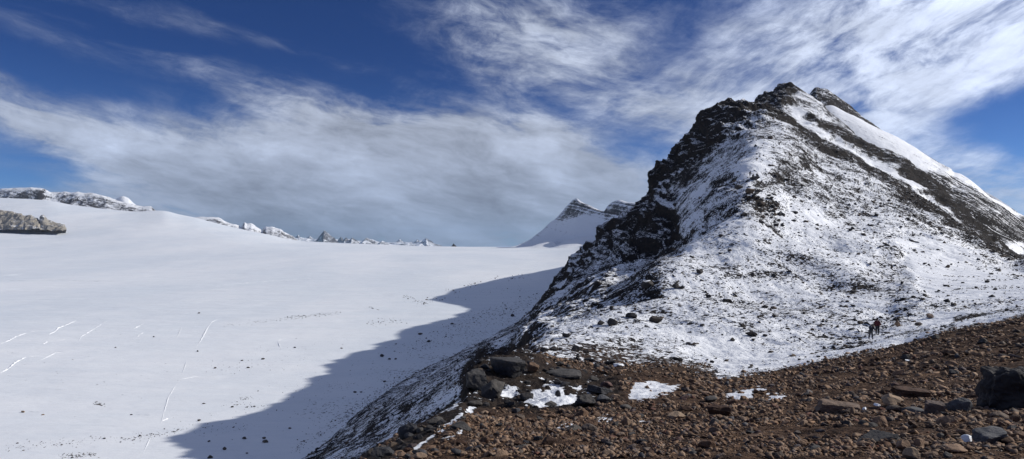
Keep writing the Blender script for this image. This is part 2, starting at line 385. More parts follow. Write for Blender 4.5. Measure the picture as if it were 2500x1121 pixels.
front = (pu > -90) & (pu < 2590)
COVm = np.where(front, cov(pu, pv), .6); BRN = np.where(front, brn(pu, pv), np.where(rr < 40, 1., 0.)); FLK = flk(pu, pv) * front
RGH = np.where(front, rgh(pu, pv), .35)
COVm = np.where(~front & (rr < 38), 1.2, COVm)
BRN = np.where(~front & (rr >= 36), 0, BRN)

def roughen(P, RGH, lams, amp=.13, zs=1.6, big=None, ledge=False):
    N = gnormals(P)
    N = np.where(N[..., 2:3] < 0, -N, N)
    d = np.linalg.norm(P, axis=-1)
    D = np.zeros(P.shape[:2], np.float32)
    for i, lam in enumerate(lams):
        w = np.clip((lam / d - .0022) / .0022, 0, 1) * np.clip(((.13 if big is None else .13 + .22 * big) - lam / d) / .05, 0, 1)
        if w.max() <= 0: continue
        sel = w > 0
        q = P[sel]
        n = perlin(q[:, 0] / lam + i * 17.3, q[:, 1] / lam + 5.1 * i, q[:, 2] * zs / lam + 9.7 * i)
        rid = 1 - 2.6 * np.abs(n)          # sharp crests
        mixr = np.clip(RGH[sel] * 1.3 - .3, 0, 1)
        D[sel] += (w[sel] * lam * amp * RGH[sel] * (n * 1.4 * (1 - mixr) + (rid - .35) * mixr)).astype(np.float32)
    if ledge:
        # bedding: the steep rock breaks back in tilted steps
        wp = perlin(P[..., 0] / 22, P[..., 1] / 22, P[..., 2] / 22)
        st = np.clip((RGH - .6) / .4, 0, 1)
        for L_, k_ in ((9.0, .20), (3.4, .22)):
            h = (P[..., 2] + .35 * P[..., 0] - .1 * P[..., 1]) / L_ + wp * 9 / L_
            fr = h - np.floor(h)
            D += (st * L_ * k_ * np.clip(np.minimum(1, d / 120), .1, 1) * (fr ** 1.6 * (1 - np.clip((fr - .86) / .14, 0, 1)) - .55)).astype(np.float32)
    return P + N * D[..., None]

lams = [64, 32, 16, 8, 4, 2, 1, .5, .25, .12]
big = np.clip((T - 4.3) / .5, 0, 1) * np.clip((8.5 - T) / .6, 0, 1)
P2 = roughen(P, RGH, lams, big=np.broadcast_to(big[:, None], RGH.shape), ledge=True)
q_ = P
COVm = COVm + np.where((COVm > .24) & (COVm < .7), .24 * perlin(q_[..., 0] / 16 + .5 * q_[..., 1] / 16, q_[..., 1] / 34, q_[..., 2] / 12) + .12 * perlin(q_[..., 0] / 5, q_[..., 1] / 9, q_[..., 2] / 5 + 7), 0)
# keep the summit lines close to where they stand: damp the broad swell there
M_TERRAIN = terrain_material('snow_and_dark_rock', dark=.58, bumpd=.75)
k = sum(rows[:4]) - 20
at4 = dict(cov=COVm, brn=BRN, flk=FLK)
ground = grid_mesh('ground', P2[:k + 1], {a: b[:k + 1] for a, b in at4.items()}, M_TERRAIN)
mountain = grid_mesh('mountain', P2[k:], {a: b[k:] for a, b in at4.items()}, M_TERRAIN)
print('ridge', time.time() - T0)

def visible_hit(Pg, azs, u, v):
    """first point of a grid seen at picture place u, v"""
    a = math.atan((u - U0) / F)
    c = int(np.argmin(np.abs(azs - a)))
    col = Pg[:, c]
    vv = V0 - F * col[:, 2] / np.maximum(col[:, 1], .01)
    ok = np.where((vv <= v) & (col[:, 1] > 1))[0]
    if len(ok) == 0: return None
    i = ok[0]
    if i == 0: return col[0]
    t = (vv[i - 1] - v) / (vv[i - 1] - vv[i] + 1e-9)
    return col[i - 1] * (1 - t) + col[i] * t
def on_ridge(u, v): return visible_hit(P2, az, u, v)

# ------------------------------------------------------------------ glacier
gl = [
 [(-900, gv(60), 60), (2600, gv(60), 60)],
 [(-900, gv(180), 180), (2600, gv(180), 180)],
 [(-900, gv(700), 700), (2600, gv(700), 700)],
 [(-900, 672, 1700), (0, 684, 1700), (700, 684, 1700), (1250, 683, 1700), (2600, 676, 1700)],
 [(-900, 590, 3300), (0, 606, 3300), (600, 612, 3300), (1000, 621, 3300), (1300, 622, 3300), (1460, 612, 3300), (1700, 590, 3300), (2600, 560, 3300)],
 [(-900, 520, 4500), (0, 556, 4500), (150, 562, 4500), (300, 563, 4500), (500, 572, 4500), (740, 598, 4500), (900, 606, 4500), (1100, 611, 4500), (1300, 610, 4500), (1400, 605, 4500), (1460, 590, 4500), (1600, 560, 4500), (2600, 540, 4500)],
 [(-900, 440, 6000), (0, 483, 6000), (110, 489, 6000), (180, 500, 6000), (330, 516, 6000), (395, 515, 6000), (440, 524, 6000), (480, 532, 6000), (502, 538, 6000), (576, 557, 6000), (661, 574, 6000), (698, 583, 6000), (740, 589, 6000), (900, 596, 6000), (1100, 602, 6000), (1230, 603.5, 6000), (1320, 602, 6000), (1350, 597, 6000), (1400, 587, 6000), (1440, 578, 6000), (1480, 571, 6000), (1600, 555, 6000), (2600, 540, 6000)],
 [(-900, 520, 9000), (400, 570, 9000), (740, 620, 9000), (1230, 640, 9000), (1600, 610, 9000), (2600, 600, 9000)],
]
azg = azgrid(-60, 2560, 3.0, 180, 2.0)
G, _ = loft(gl, [10, 170, 130, 90, 60, 60, 10], azg)
G = roughen(G, np.full(G.shape[:2], .05), [400, 160, 60, 25, 10], amp=.12)
# the flank's debris apron: dark specks thicken towards the foot of the ridge
gu, gvv = pix(G)
gc = Mask(-.30)
gc.poly([(800, 1150), (700, 1000), (900, 870), (1050, 800), (1300, 700), (1420, 650), (1420, 800), (1150, 880), (900, 1100)], .02, 30)
gc.poly([(720, 1130), (1000, 905), (1320, 740), (1340, 770), (1000, 960), (760, 1150)], .18, 14)
gc.poly([(0, 555), (40, 545), (60, 500), (0, 485)], .0, 4)
GC = gc(gu, gvv)

def glacier_material():
    m, t, bs = material('glacier_snow')
    geo = t.node('ShaderNodeNewGeometry'); pos = geo.outputs['Position']
    cov = t.attr('cov')
    n2 = t.noise(pos, .35, 6, .65); n1 = t.noise(pos, .02, 5, .6)
    x = t.m('ADD', t.m('MULTIPLY', t.m('SUBTRACT', n2, .5), 9.), t.m('MULTIPLY', t.m('SUBTRACT', n1, .5), 3.))
    x = t.m('ADD', x, t.m('MULTIPLY', t.m('SUBTRACT', cov, .5), 2.4))
    rock = t.ss(x, -.1, .15)
    tone = t.ss(t.noise(t.vm('MULTIPLY', pos, (.6, .25, 1.0)), .004, 5, .6), .35, .65)
    tone = t.m('ADD', t.m('MULTIPLY', tone, .7), t.m('MULTIPLY', t.ss(t.noise(t.vm('MULTIPLY', pos, (.25, 1.0, 1.0)), .03, 6, .65), .38, .62), .3))
    sn = t.mix(tone, rgb(.67, .71, .755), rgb(.80, .812, .83))
    t.put(bs.inputs['Base Color'], t.mix(rock, sn, rgb(.06, .055, .055)))
    bs.inputs['Roughness'].default_value = .6; bs.inputs['Specular IOR Level'].default_value = .2
    st = t.noise(t.vm('MULTIPLY', pos, (.22, 1.0, 1.0)), .16, 5, .6)
    h = t.m('ADD', t.m('MULTIPLY', st, 1.0), t.m('MULTIPLY', n2, .25))
    h = t.m('ADD', h, t.m('MULTIPLY', t.noise(t.vm('MULTIPLY', pos, (.3, 1.0, 1.0)), .02, 5, .6), 7.0))
    t.put(bs.inputs['Normal'], t.bump(h, .6, .8))
    return m
M_GLAC = glacier_material()
glacier = grid_mesh('glacier', G, dict(cov=GC), M_GLAC)
def on_glacier(u, v): return visible_hit(G, azg, u, v)
print('glacier', time.time() - T0)

# ------------------------------------------------------------------ far mountains
M_STRATA = terrain_material('banded_rock_and_snow', feat=4.0, strata=.10, bumpd=.3, dark=.5)
M_DARKPK = terrain_material('dark_rock_and_snow', feat=3.5, strata=.05, dark=.6)
c_l = [
 [(1850, 700, 640), (2000, 560, 640), (2300, 600, 560), (2500, 720, 480), (3000, 900, 420)],
 [(1850, 560, 720), (2000, 400, 720), (2120, 400, 690), (2300, 490, 620), (2500, 640, 540), (3000, 900, 480)],
 [(1850, 420, 830), (1960, 300, 860), (1990, 268, 860), (2025, 258, 850), (2070, 276, 830), (2115, 299, 810), (2180, 331, 790), (2239, 363, 770), (2290, 395, 750), (2318, 410, 745), (2324, 419, 742), (2340, 426, 738), (2400, 463, 720), (2440, 489, 705), (2500, 529, 690), (3000, 850, 600)],
 [(1850, 700, 1000), (2025, 500, 1000), (2320, 640, 900), (3000, 1000, 760)],
]
azc = azgrid(1860, 2700, 2.4, 0)
C, _ = loft(c_l, [30, 90, 120, 12], azc)
cu, cv = pix(C)
cc = Mask(.80)
cc.poly([(1900, 250), (2025, 240), (2330, 400), (2500, 520), (2500, 534), (2400, 476), (2320, 435), (2262, 416), (2200, 400), (2000, 300)], .0, 4)
cc.line([(2270, 388), (2322, 416)], 5, .9, 2)
cc.poly([(2262, 412), (2330, 432), (2420, 490), (2500, 545), (2500, 575), (2400, 520), (2300, 460)], .62, 6)
cc.poly([(2440, 600), (2500, 590), (2500, 640)], .05, 5)
cr = Mask(.35); cr.poly([(1900, 250), (2025, 240), (2330, 400), (2262, 416), (2200, 400), (2000, 300)], .08, 6)
C = roughen(C, cr(cu, cv), [64, 32, 16, 8, 4, 2])
M_SLAB = terrain_material('parallel_strata_and_snow', feat=3.0, strata=.16, bumpd=.4, dark=.45, dipx=1.18, warp=1.2, sgain=11.0, slopek=.6)
grid_mesh('mountain', C, dict(cov=cc(cu, cv), brn=0 * cu, flk=0 * cu), M_SLAB)

def ridge(name, sky, D, W, basev, covv, mat, relief=.10, step=2.0, p=1.0, lams=None, rough=.6, covmask=None, nrow=60, back=1.0):
    us = [s[0] for s in sky]
    D1 = D2 = D
    if isinstance(D, tuple): D1, D2 = D; D = .5 * (D1 + D2)
    dd = lambda u: D1 + (D2 - D1) * (u - us[0]) / (us[-1] - us[0])
    sk = [(u, v, dd(u)) for u, v in sky]
    mid = [(u, v + (basev - v) * .42, dd(u) - W * .45) for u, v in sky]
    foot = [(u, basev + 4, dd(u) - W) for u, v in sky]
    bk = [(u, basev + 30, dd(u) + W * back) for u, v in sky]
    a = azgrid(us[0], us[-1], step, 0)
    Q, _ = loft([foot, mid, sk, bk], [nrow // 2, nrow, nrow // 3], a)
    qu, qv = pix(Q)
    lams = lams or [D * s for s in (.04, .02, .01, .005, .0026)]
    Q = roughen(Q, np.full(Q.shape[:2], rough), lams, amp=relief, zs=1.0)
    cvv = covmask(qu, qv) if covmask is not None else np.full(Q.shape[:2], covv)
    return grid_mesh(name, Q, dict(cov=cvv, brn=0 * qu, flk=0 * qu), mat)

ridge('mountain', [(1945, 330), (1962, 262), (1974, 236), (1984, 222), (1993, 213), (2004, 217), (2016, 219), (2030, 226), (2060, 247), (2090, 272), (2122, 297), (2200, 352)], 1150, 260, 420, .62, M_DARKPK, relief=.12, step=1.5)
M_FAR = terrain_material('distant_rock_and_snow', feat=14.0, strata=.022, bumpd=1.2)
M_PYR = terrain_material('layered_rock_and_snow', feat=12.0, strata=.045, bumpd=.3, dark=.8, dipx=.40, warp=.8, sgain=9.0)
# pale plateau ridge, far left
pm = Mask(.38)
pm.line([(100, 470), (92, 500)], 16, .9, 4); pm.line([(0, 486), (30, 490), (60, 480)], 10, .7, 4); pm.line([(150, 492), (250, 500), (395, 530)], 12, .55, 5)
pm.line([(375, 505), (396, 528)], 8, .9, 3)
ridge('mountain', [(-80, 470), (0, 463), (20, 460), (50, 458), (95, 459), (112, 464), (125, 470), (165, 470), (210, 471), (250, 478), (280, 487), (310, 497), (345, 502), (368, 502), (380, 512), (395, 528), (410, 545)], 6600, 520, 560, .3, M_FAR, relief=.035, covmask=pm, rough=1.0)
ridge('mountain', [(255, 510), (275, 492), (288, 483), (300, 479), (312, 483), (325, 495), (345, 510)], 8200, 900, 560, -.3, M_FAR, relief=.02, rough=.3)

def peaks(name, lst, D, basev, covv, mat, seed=0, amp=.05):
    """a range of pyramids: each a summit with a shaded left face and a lit right face"""
    for (ul, up, vp, uf, ur, dd) in lst:
        Dp = D + dd
        pt = lambda u, v, d: np.array([(u - U0) / F * d, d, (V0 - v) / F * d])
        S = pt(up, vp, Dp); wid = (ur - ul) / F * Dp
        bv = lambda u: np.interp(u, [400, 500, 600, 740, 900, 1100, 1250], [518, 534, 557, 591, 599, 604, 606]) if basev is None else basev
        fr = pt(uf, bv(uf), Dp - wid * .8); le = pt(ul, bv(ul), Dp); ri = pt(ur, bv(ur), Dp); bk = pt(up, bv(up), Dp + wid)
        cs = [le, (le * .5 + fr * .5), fr, (fr * .5 + ri * .5), ri, bk, le]
        na, nt = 120, 44
        A = np.linspace(0, 6, na); k_ = np.clip(A.astype(int), 0, 5); f_ = (A - k_)[:, None]
        Bs = np.array(cs)[k_] * (1 - f_) + np.array(cs)[k_ + 1] * f_
        T_ = np.linspace(1.5, 0.0, nt)[:, None, None]
        Q = S[None, None] * (1 - T_) + Bs[None] * T_
        Hh = S[2] - le[2]
        n_ = sum(perlin(Q[..., 0] / (Hh * s) + seed, Q[..., 1] / (Hh * s), Q[..., 2] / (Hh * s) + up) * s for s in (.5, .25, .12, .06))
        Q = Q + np.array([.6, .4, 1.]) * (n_ * Hh * amp * 4 * np.clip(T_[..., 0], .12, 1))[..., None]
        grid_mesh(name, Q, dict(cov=np.full(Q.shape[:2], covv), brn=0 * Q[..., 0], flk=0 * Q[..., 0]), mat)
M_FARP = terrain_material('distant_snowy_peak', feat=18.0, strata=.014, bumpd=.4, dipx=.5, dark=1.1)
M_VFAR = terrain_material('far_blue_peak', feat=40.0, strata=.006, bumpd=.4, dipx=.6, dark=1.5)
fm = Mask(.20)
fm.line([(500, 538), (576, 556), (661, 573), (700, 583)], 7, .78, 3); fm.line([(505, 536), (550, 545)], 4, .9, 2); fm.line([(660, 565), (725, 588)], 9, .75, 3)
ridge('mountain', [(455, 536), (478, 531), (490, 529), (503, 529), (520, 531), (538, 534), (550, 540), (562, 545), (575, 548), (588, 554), (593, 549), (597, 543), (604, 546), (612, 546), (626, 555), (640, 562), (645, 558), (651, 555), (664, 555), (672, 558), (684, 559), (692, 565), (704, 572), (712, 577), (722, 583), (736, 594)], 8600, 900, 612, .2, M_FARP, relief=.045, rough=.9, step=1.0, covmask=fm)
ridge('mountain', [(690, 600), (716, 584), (735, 582), (760, 586), (790, 580), (820, 588), (850, 587), (880, 590), (900, 587), (925, 592), (950, 595), (975, 592), (1000, 595), (1030, 591), (1060, 597), (1090, 608)], 21000, 2500, 616, .45, M_VFAR, relief=.06, rough=1.0, step=1.0)
peaks('mountain', [(714, 728, 573, 727, 745, 7000), (732, 757, 576, 750, 776, 6000), (768, 791.5, 562.5, 789, 832, 0), (818, 832, 578, 836, 850, 3000), (828, 845, 579, 838, 860, 2500), (838, 860, 580.5, 856, 890, 500), (872, 895, 580.5, 880, 936, 0),
     (915, 933, 588, 924, 966, 0), (958, 975, 583.5, 980, 1002, 6000), (992, 1006, 589, 1004, 1018, 5500), (1000, 1019, 584, 1014, 1036, 5000), (1014, 1040, 581, 1042, 1076, 4500)], 16000, None, .52, M_VFAR, 9)
peaks('rock_outcrop', [(1101, 1107, 594.5, 1110, 1118, 0)], 7000, None, .85, M_DARKPK, 1)
# unseen ridge added behind the mountain, shaped to cast the long far shadow
def shadow_spine(pts, W=120, slope_drop=None):
    P_ = np.array([at(*p) for p in pts]); n_ = 90
    s_ = np.linspace(0, len(P_) - 1, n_); L_ = np.stack([np.interp(s_, range(len(P_)), P_[:, c]) for c in range(3)], 1)
    T_ = np.gradient(L_, axis=0); T_[:, 2] = 0; T_ /= np.linalg.norm(T_, axis=1, keepdims=True); S_ = np.stack([T_[:, 1], -T_[:, 0], 0 * T_[:, 0]], 1)
    V_ = []
    for a in np.linspace(-1, 1, 31):
        z = L_[:, 2] - (L_[:, 2] + 130) * abs(a) ** .8
        V_.append(np.stack([L_[:, 0] + S_[:, 0] * a * W, L_[:, 1] + S_[:, 1] * a * W, z], 1))
    Q = roughen(np.array(V_), np.full((31, n_), .5), [120, 60, 30, 15], amp=.1)
    grid_mesh('mountain', Q, dict(cov=np.full((31, n_), .55), brn=np.zeros((31, n_)), flk=np.zeros((31, n_))), M_STRATA)
shadow_spine([(1976, 242, 960), (1962, 244, 1080), (1850, 268, 1150), (1800, 268, 1220), (1770, 300, 1500), (1758, 350, 1900), (1740, 430, 2500), (1735, 520, 3000)], 130)
# pyramid peak over the pass
sm = Mask(-.2)
sm.poly([(1350, 545), (1385, 500), (1405, 480), (1420, 485), (1475, 510), (1490, 495), (1515, 485), (1600, 490), (1600, 540), (1530, 525), (1475, 532), (1430, 520), (1395, 532)], .42, 5)
sm.line([(1290, 590), (1330, 556)], 9, .5, 4)
sm.line([(1402, 484), (1440, 503), (1475, 516)], 6, .72, 3)
ridge('mountain', [(1200, 612), (1250, 603), (1285, 590), (1320, 565), (1345, 542), (1352, 538), (1375, 514), (1392, 494), (1400, 487), (1408, 484), (1418, 490), (1440, 502), (1460, 511), (1474, 516), (1484, 503), (1496, 494), (1512, 489), (1530, 493), (1552, 496), (1600, 500), (1700, 520)], (6400, 4300), 430, 604, .3, M_PYR, relief=.05, covmask=sm, rough=.55, step=1.5)
ridge('snow_slope', [(1225, 608), (1262, 605), (1292, 602), (1318, 594), (1340, 589), (1350, 590), (1357, 598), (1363, 606)], 5300, 500, 607, -.4, M_PYR, relief=.02, rough=.3, step=1.5)
ridge('snow_slope', [(1340, 608), (1364, 596), (1385, 587), (1410, 580), (1440, 576), (1470, 572), (1500, 566), (1560, 556), (1600, 548)], 5100, 700, 612, -.4, M_PYR, relief=.03, rough=.4, step=1.5)
# pale buttress rising out of the snow, far left
M_PALE = terrain_material('pale_limestone_and_snow', feat=9.0, strata=.03, bumpd=.6, pale=True, slopek=1.5)
lm = Mask(.74)
lm.line([(95, 552), (99, 542), (103, 530)], 5, .0, 2)
lm.poly([(-60, 556), (30, 556), (66, 541), (60, 548), (30, 560), (-60, 562)], .3, 3); lm.line([(66, 522), (90, 535), (60, 540)], 4, .5, 2); lm.line([(-70, 503), (0, 512), (60, 520)], 4, .4, 2)
ridge('cliff', [(-70, 500), (-20, 508), (0, 513), (14, 516), (26, 515), (38, 520), (52, 519), (60, 524), (74, 525), (82, 531), (92, 536), (97, 547), (99, 558)], 4300, 110, 556, .9, M_PALE, relief=.13, step=.7, covmask=lm, rough=1.0, lams=[70, 36, 18, 9, 5])
ridge('cliff', [(97, 545), (99, 532), (104, 527), (110, 530), (119, 537), (126, 541), (138, 544), (146, 547), (155, 549), (159, 556), (162, 561)], 4300, 90, 558, .9, M_PALE, relief=.13, step=.7, covmask=lm, rough=1.0, lams=[60, 30, 15, 8])
print('far', time.time() - T0)
# ------------------------------------------------------------------ rocks
def rock_shape(npl=14, sub=2, flat=.7, seed=0, rough=.05, lam=.5, box=False):
    """angular stone: an icosphere cut back by random planes, unit size, base near z = -.5*flat"""
    r = np.random.default_rng(seed)
    bm = bmesh.new(); bmesh.ops.create_icosphere(bm, subdivisions=sub, radius=1.0)
    co = np.array([v.co for v in bm.verts]); fc = np.array([[v.index for v in f.verts] for f in bm.faces]); bm.free()
    pn = r.normal(size=(npl, 3)); pn /= np.linalg.norm(pn, axis=1, keepdims=True)
    pd = r.uniform(.55, .95, npl)
    if box:
        ax = np.array([[1, 0, 0], [-1, 0, 0], [0, 1, 0], [0, -1, 0], [0, 0, 1], [0, 0, -1.]]) + r.normal(0, .13, (6, 3)); ax /= np.linalg.norm(ax, axis=1, keepdims=True)
        pn = np.concatenate([ax, pn]); pd = np.concatenate([r.uniform(.62, .78, 6), r.uniform(.85, 1.1, npl)])
    dt = co @ pn.T
    rad = np.min(np.where(dt > .05, pd / np.maximum(dt, .05), 9), axis=1); rad = np.minimum(rad, 1.15)
    P = co * rad[:, None] * np.array([1, r.uniform(.62, .9), flat])
    if rough:
        for k, (l, a) in enumerate(((lam, rough), (lam / 2.3, rough * .5), (lam / 5, rough * .25))):
            P = P + co * (a * perlin(P[:, 0] / l + seed * 3.1, P[:, 1] / l + k * 7, P[:, 2] / l))[:, None]
    ext = P.max(0) - P.min(0)
    P = (P - (P.max(0) + P.min(0)) / 2) / ext[0]
    return P.astype(np.float32), fc.astype(np.int32)

def hull_shape(n, flat, seed):
    """splintered stone: the hull of a few random points, squashed"""
    r = np.random.default_rng(seed)
    q = r.normal(size=(n, 3)); q /= np.linalg.norm(q, axis=1, keepdims=True); q *= r.uniform(.75, 1, (n, 1)) * np.array([1, r.uniform(.5, .95), flat])
    bm = bmesh.new()
    for p in q: bm.verts.new(p)
    g = bmesh.ops.convex_hull(bm, input=bm.verts)
    bmesh.ops.delete(bm, geom=[v for v in bm.verts if not v.link_faces], context='VERTS')
    bmesh.ops.triangulate(bm, faces=bm.faces[:]); bmesh.ops.recalc_face_normals(bm, faces=bm.faces[:])
    bm.verts.ensure_lookup_table(); bm.verts.index_update()
    P = np.array([v.co for v in bm.verts]); fc = np.array([[v.index for v in f.verts] for f in bm.faces]); bm.free()
    P = (P - (P.max(0) + P.min(0)) / 2) / (P.max(0) - P.min(0))[0]
    return P.astype(np.float32), fc.astype(np.int32)
SMALL = [hull_shape(7 + i % 4, .20 + .07 * (i % 6), 100 + i) for i in range(20)]
MEDIUM = [rock_shape(9 + i % 4, 3, .42 + .07 * (i % 6), 200 + i, .035) for i in range(16)]
BIG = [rock_shape(14 + i % 4, 4, .55 + .07 * (i % 5), 300 + i, .06, .35) for i in range(10)]

MEDIUM += [rock_shape(6, 3, .5 + .06 * i, 400 + i, .03, box=True) for i in range(6)]
BIG += [rock_shape(9, 4, .55 + .07 * i, 500 + i, .11, .6, box=True) for i in range(5)]

BIG.append(rock_shape(12, 5, .8, 777, .16, .45, box=True))

def rotm(yaw, tx, ty):
    cz, sz = np.cos(yaw), np.sin(yaw); cx, sx = np.cos(tx), np.sin(tx); cy, sy = np.cos(ty), np.sin(ty)
    o, z = np.ones_like(yaw), np.zeros_like(yaw)
    Rz = np.stack([np.stack([cz, -sz, z], -1), np.stack([sz, cz, z], -1), np.stack([z, z, o], -1)], -2)
    Rx = np.stack([np.stack([o, z, z], -1), np.stack([z, cx, -sx], -1), np.stack([z, sx, cx], -1)], -2)
    Ry = np.stack([np.stack([cy, z, sy], -1), np.stack([z, o, z], -1), np.stack([-sy, z, cy], -1)], -2)
    return Rx @ Ry @ Rz

def scatter(name, pts, sizes, mat, label, sink=.25, tilt=.35, shapes=SMALL):
    n = len(pts)
    M = rotm(rng.uniform(0, 6.28, n), rng.normal(0, tilt, n), rng.normal(0, tilt, n))
    sid = rng.integers(0, len(shapes), n)
    V, Fc, Tn = [], [], []; base = 0
    for k, (sp, sf) in enumerate(shapes):
        ii = np.where(sid == k)[0]
        if len(ii) == 0: continue
        hgt = (sp[:, 2].max() - sp[:, 2].min())
        W = np.einsum('nij,vj->nvi', M[ii], sp) * sizes[ii][:, None, None]
        W = W + pts[ii][:, None, :] + np.array([0, 0, 1.]) * (hgt * (.5 - sink) * sizes[ii])[:, None, None]
        V.append(W.reshape(-1, 3)); nv = len(sp)
        Fc.append((sf[None] + base + (np.arange(len(ii)) * nv)[:, None, None]).reshape(-1, 3))
        Tn.append(np.repeat(rng.random(len(ii)), nv)); base += nv * len(ii)
    V, Fc, Tn = np.concatenate(V), np.concatenate(Fc), np.concatenate(Tn)
    me = bpy.data.meshes.new(name)
    me.vertices.add(len(V)); me.vertices.foreach_set('co', V.reshape(-1).astype(np.float32))
    me.loops.add(Fc.size); me.loops.foreach_set('vertex_index', Fc.reshape(-1).astype(np.int32))
    me.polygons.add(len(Fc)); me.polygons.foreach_set('loop_start', (np.arange(len(Fc)) * 3).astype(np.int32))
    me.update(calc_edges=True)
    a = me.attributes.new('tint', 'FLOAT', 'POINT'); a.data.foreach_set('value', Tn.astype(np.float32))
    me.materials.append(mat)
    o = bpy.data.objects.new(name, me); COL.objects.link(o)
    tagit(o, label=label, cat='rubble', kind='stuff')
    return o

def stone_material(name, stops, snow=0.0, bump=.6, fs=7.0):
    m, t, bs = material(name)
    tc = t.node('ShaderNodeTexCoord'); geo = t.node('ShaderNodeNewGeometry')
    oi = t.node('ShaderNodeObjectInfo')
    pos = geo.outputs['Position']
    rnd = t.m('FRACT', t.m('ADD', t.attr('tint'), t.m('MULTIPLY', oi.outputs['Random'], .999)))
    base = t.ramp(rnd, stops)
    n1 = t.noise(pos, fs, 7, .65); n2 = t.noise(pos, fs * .22, 4, .5)
    base = t.mix(1.0, base, t.ramp(t.m('ADD', t.m('MULTIPLY', n1, .6), t.m('MULTIPLY', n2, .4)), [(.3, (.45, .45, .47)), (.5, (.95, .93, .92)), (.68, (1.6, 1.5, 1.42))]), 'MULTIPLY')
    if snow:
        s_ = t.node('ShaderNodeSeparateXYZ'); t.l.new(geo.outputs['Normal'], s_.inputs[0])
        ns = t.noise(pos, 2.2, 4, .6)
        f = t.ss(t.m('ADD', s_.outputs[2], t.m('MULTIPLY', t.m('SUBTRACT', ns, .5), 1.1)), snow, snow + .07)
        base = t.mix(f, base, SNOW)
    t.put(bs.inputs['Base Color'], base); bs.inputs['Roughness'].default_value = .88; bs.inputs['Specular IOR Level'].default_value = .25
    t.put(bs.inputs['Normal'], t.bump(n1, bump, .06))
    return m
BROWN_STOPS = [(0, (.060, .033, .022)), (.2, (.125, .078, .050)), (.4, (.205, .133, .086)), (.6, (.27, .19, .13)), (.75, (.095, .080, .070)), (.85, (.26, .17, .11)), (.93, (.075, .078, .085)), (1, (.13, .055, .035))]
M_BROWN = stone_material('rusty_brown_stone', BROWN_STOPS)
M_GREY = stone_material('dark_grey_stone', [(0, (.042, .043, .048)), (.5, (.065, .063, .062)), (1, (.085, .078, .07))])
M_BLUE = stone_material('blue_grey_slate', [(0, (.085, .088, .094)), (1, (.115, .115, .115))])
M_TAN = stone_material('pale_tan_stone', [(0, (.26, .19, .125)), (1, (.30, .22, .15))])
M_DARK = stone_material('dark_stone', [(0, (.028, .028, .031)), (.6, (.055, .050, .047)), (.85, (.10, .075, .055)), (1, (.045, .04, .04))], fs=3.0)
M_DARKS = stone_material('dark_stone_with_snow', [(0, (.030, .030, .033)), (.7, (.060, .055, .052)), (1, (.095, .07, .05))], snow=.80, fs=3.0)
M_GSTONE = stone_material('glacier_stone', [(0, (.045, .045, .05)), (1, (.10, .085, .075))], fs=1.0)

NR = P2.shape[0]
pu2, pv2 = pix(P2)
def grid_points(Pg, ri, ci):
    """random points on a grid's quads"""
    r0 = np.clip(np.floor(ri).astype(int), 0, Pg.shape[0] - 2); c0 = np.clip(np.floor(ci).astype(int), 0, Pg.shape[1] - 2)
    fr, fc = (ri - r0)[:, None], (ci - c0)[:, None]
    return (Pg[r0, c0] * (1 - fr) * (1 - fc) + Pg[r0 + 1, c0] * fr * (1 - fc) + Pg[r0, c0 + 1] * (1 - fr) * fc + Pg[r0 + 1, c0 + 1] * fr * fc), r0, c0

cidx = np.where((az >= math.atan((-60 - U0) / F)) & (az <= math.atan((2560 - U0) / F)))[0]
c_lo, c_hi = cidx[0], cidx[-1]
# --- scree of the brown ground
n = 210000
ri = rng.uniform(rows[0] * .6, sum(rows[:4]) - 5, n); ci = rng.uniform(c_lo, c_hi, n)
ci[:26000] = rng.uniform(c_hi, c_hi + 14, 26000)
pp, r0, c0 = grid_points(P2, ri, ci)
cv_, bv_ = COVm[r0, c0], BRN[r0, c0]
dist = np.linalg.norm(pp, axis=1)
keep = (np.arange(n) < 26000) & (bv_ > .3) | (bv_ > .3) & (cv_ > .8) | ((cv_ > -.3) & (cv_ <= .8) & (rng.random(n) < .06 + .6 * np.clip(cv_, 0, 1))) & (bv_ > .2)
clump = perlin(pp[:, 0] / 2.5, pp[:, 1] / 2.5, np.zeros(n)) + .6 * perlin(pp[:, 0] / .8, pp[:, 1] / .8, np.zeros(n) + 4)
keep &= (dist < 60) & (dist > 3.4) & (clump > .0 + .8 * (rng.random(n) - .5))
pp, dist, cl = pp[keep], dist[keep], clump[keep]
sz = (.010 + .00115 * dist) * (1 + 1.1 * rng.pareto(1.7, len(pp))) * (1 + .7 * np.clip(cl, -.4, .8))
sz = np.minimum(sz, np.minimum(dist * .012, .36)); sz = np.maximum(sz, .012)
print('scree stones', len(pp))
scatter('scree_rubble', pp, sz, M_BROWN, 'rust-brown angular scree covering the near slope', tilt=.32, sink=.2)

# --- stones strewn over the snowy slope
n = 120000
lo, hi = sum(rows[:3]), sum(rows[:9])
ri = rng.uniform(lo, hi, n); ci = rng.uniform(c_lo, c_hi, n)
pp, r0, c0 = grid_points(P2, ri, ci)
cv_, bv_ = COVm[r0, c0], BRN[r0, c0]
dist = np.linalg.norm(pp, axis=1)
pat = perlin(pp[:, 0] / 9, pp[:, 1] / 9, pp[:, 2] / 9) + .5 * perlin(pp[:, 0] / 3, pp[:, 1] / 3, pp[:, 2] / 3)
keep = (rng.random(n) < np.clip((cv_ - .04) * 1.9 + pat * .8, .01, .75)) & (cv_ < 1.0) & (bv_ < .7) & (dist > 24) & (pu2[r0, c0] > 700)
pp, dist = pp[keep], dist[keep]
sz = dist * (.0012 + .0010 * rng.pareto(2.2, len(pp))); sz = np.minimum(sz, np.minimum(dist * .008, 1.6))
print('slope stones', len(pp))
scatter('slope_rubble', pp, sz, M_DARK, 'dark broken stones strewn through the snow of the slope', tilt=.4, sink=.3)

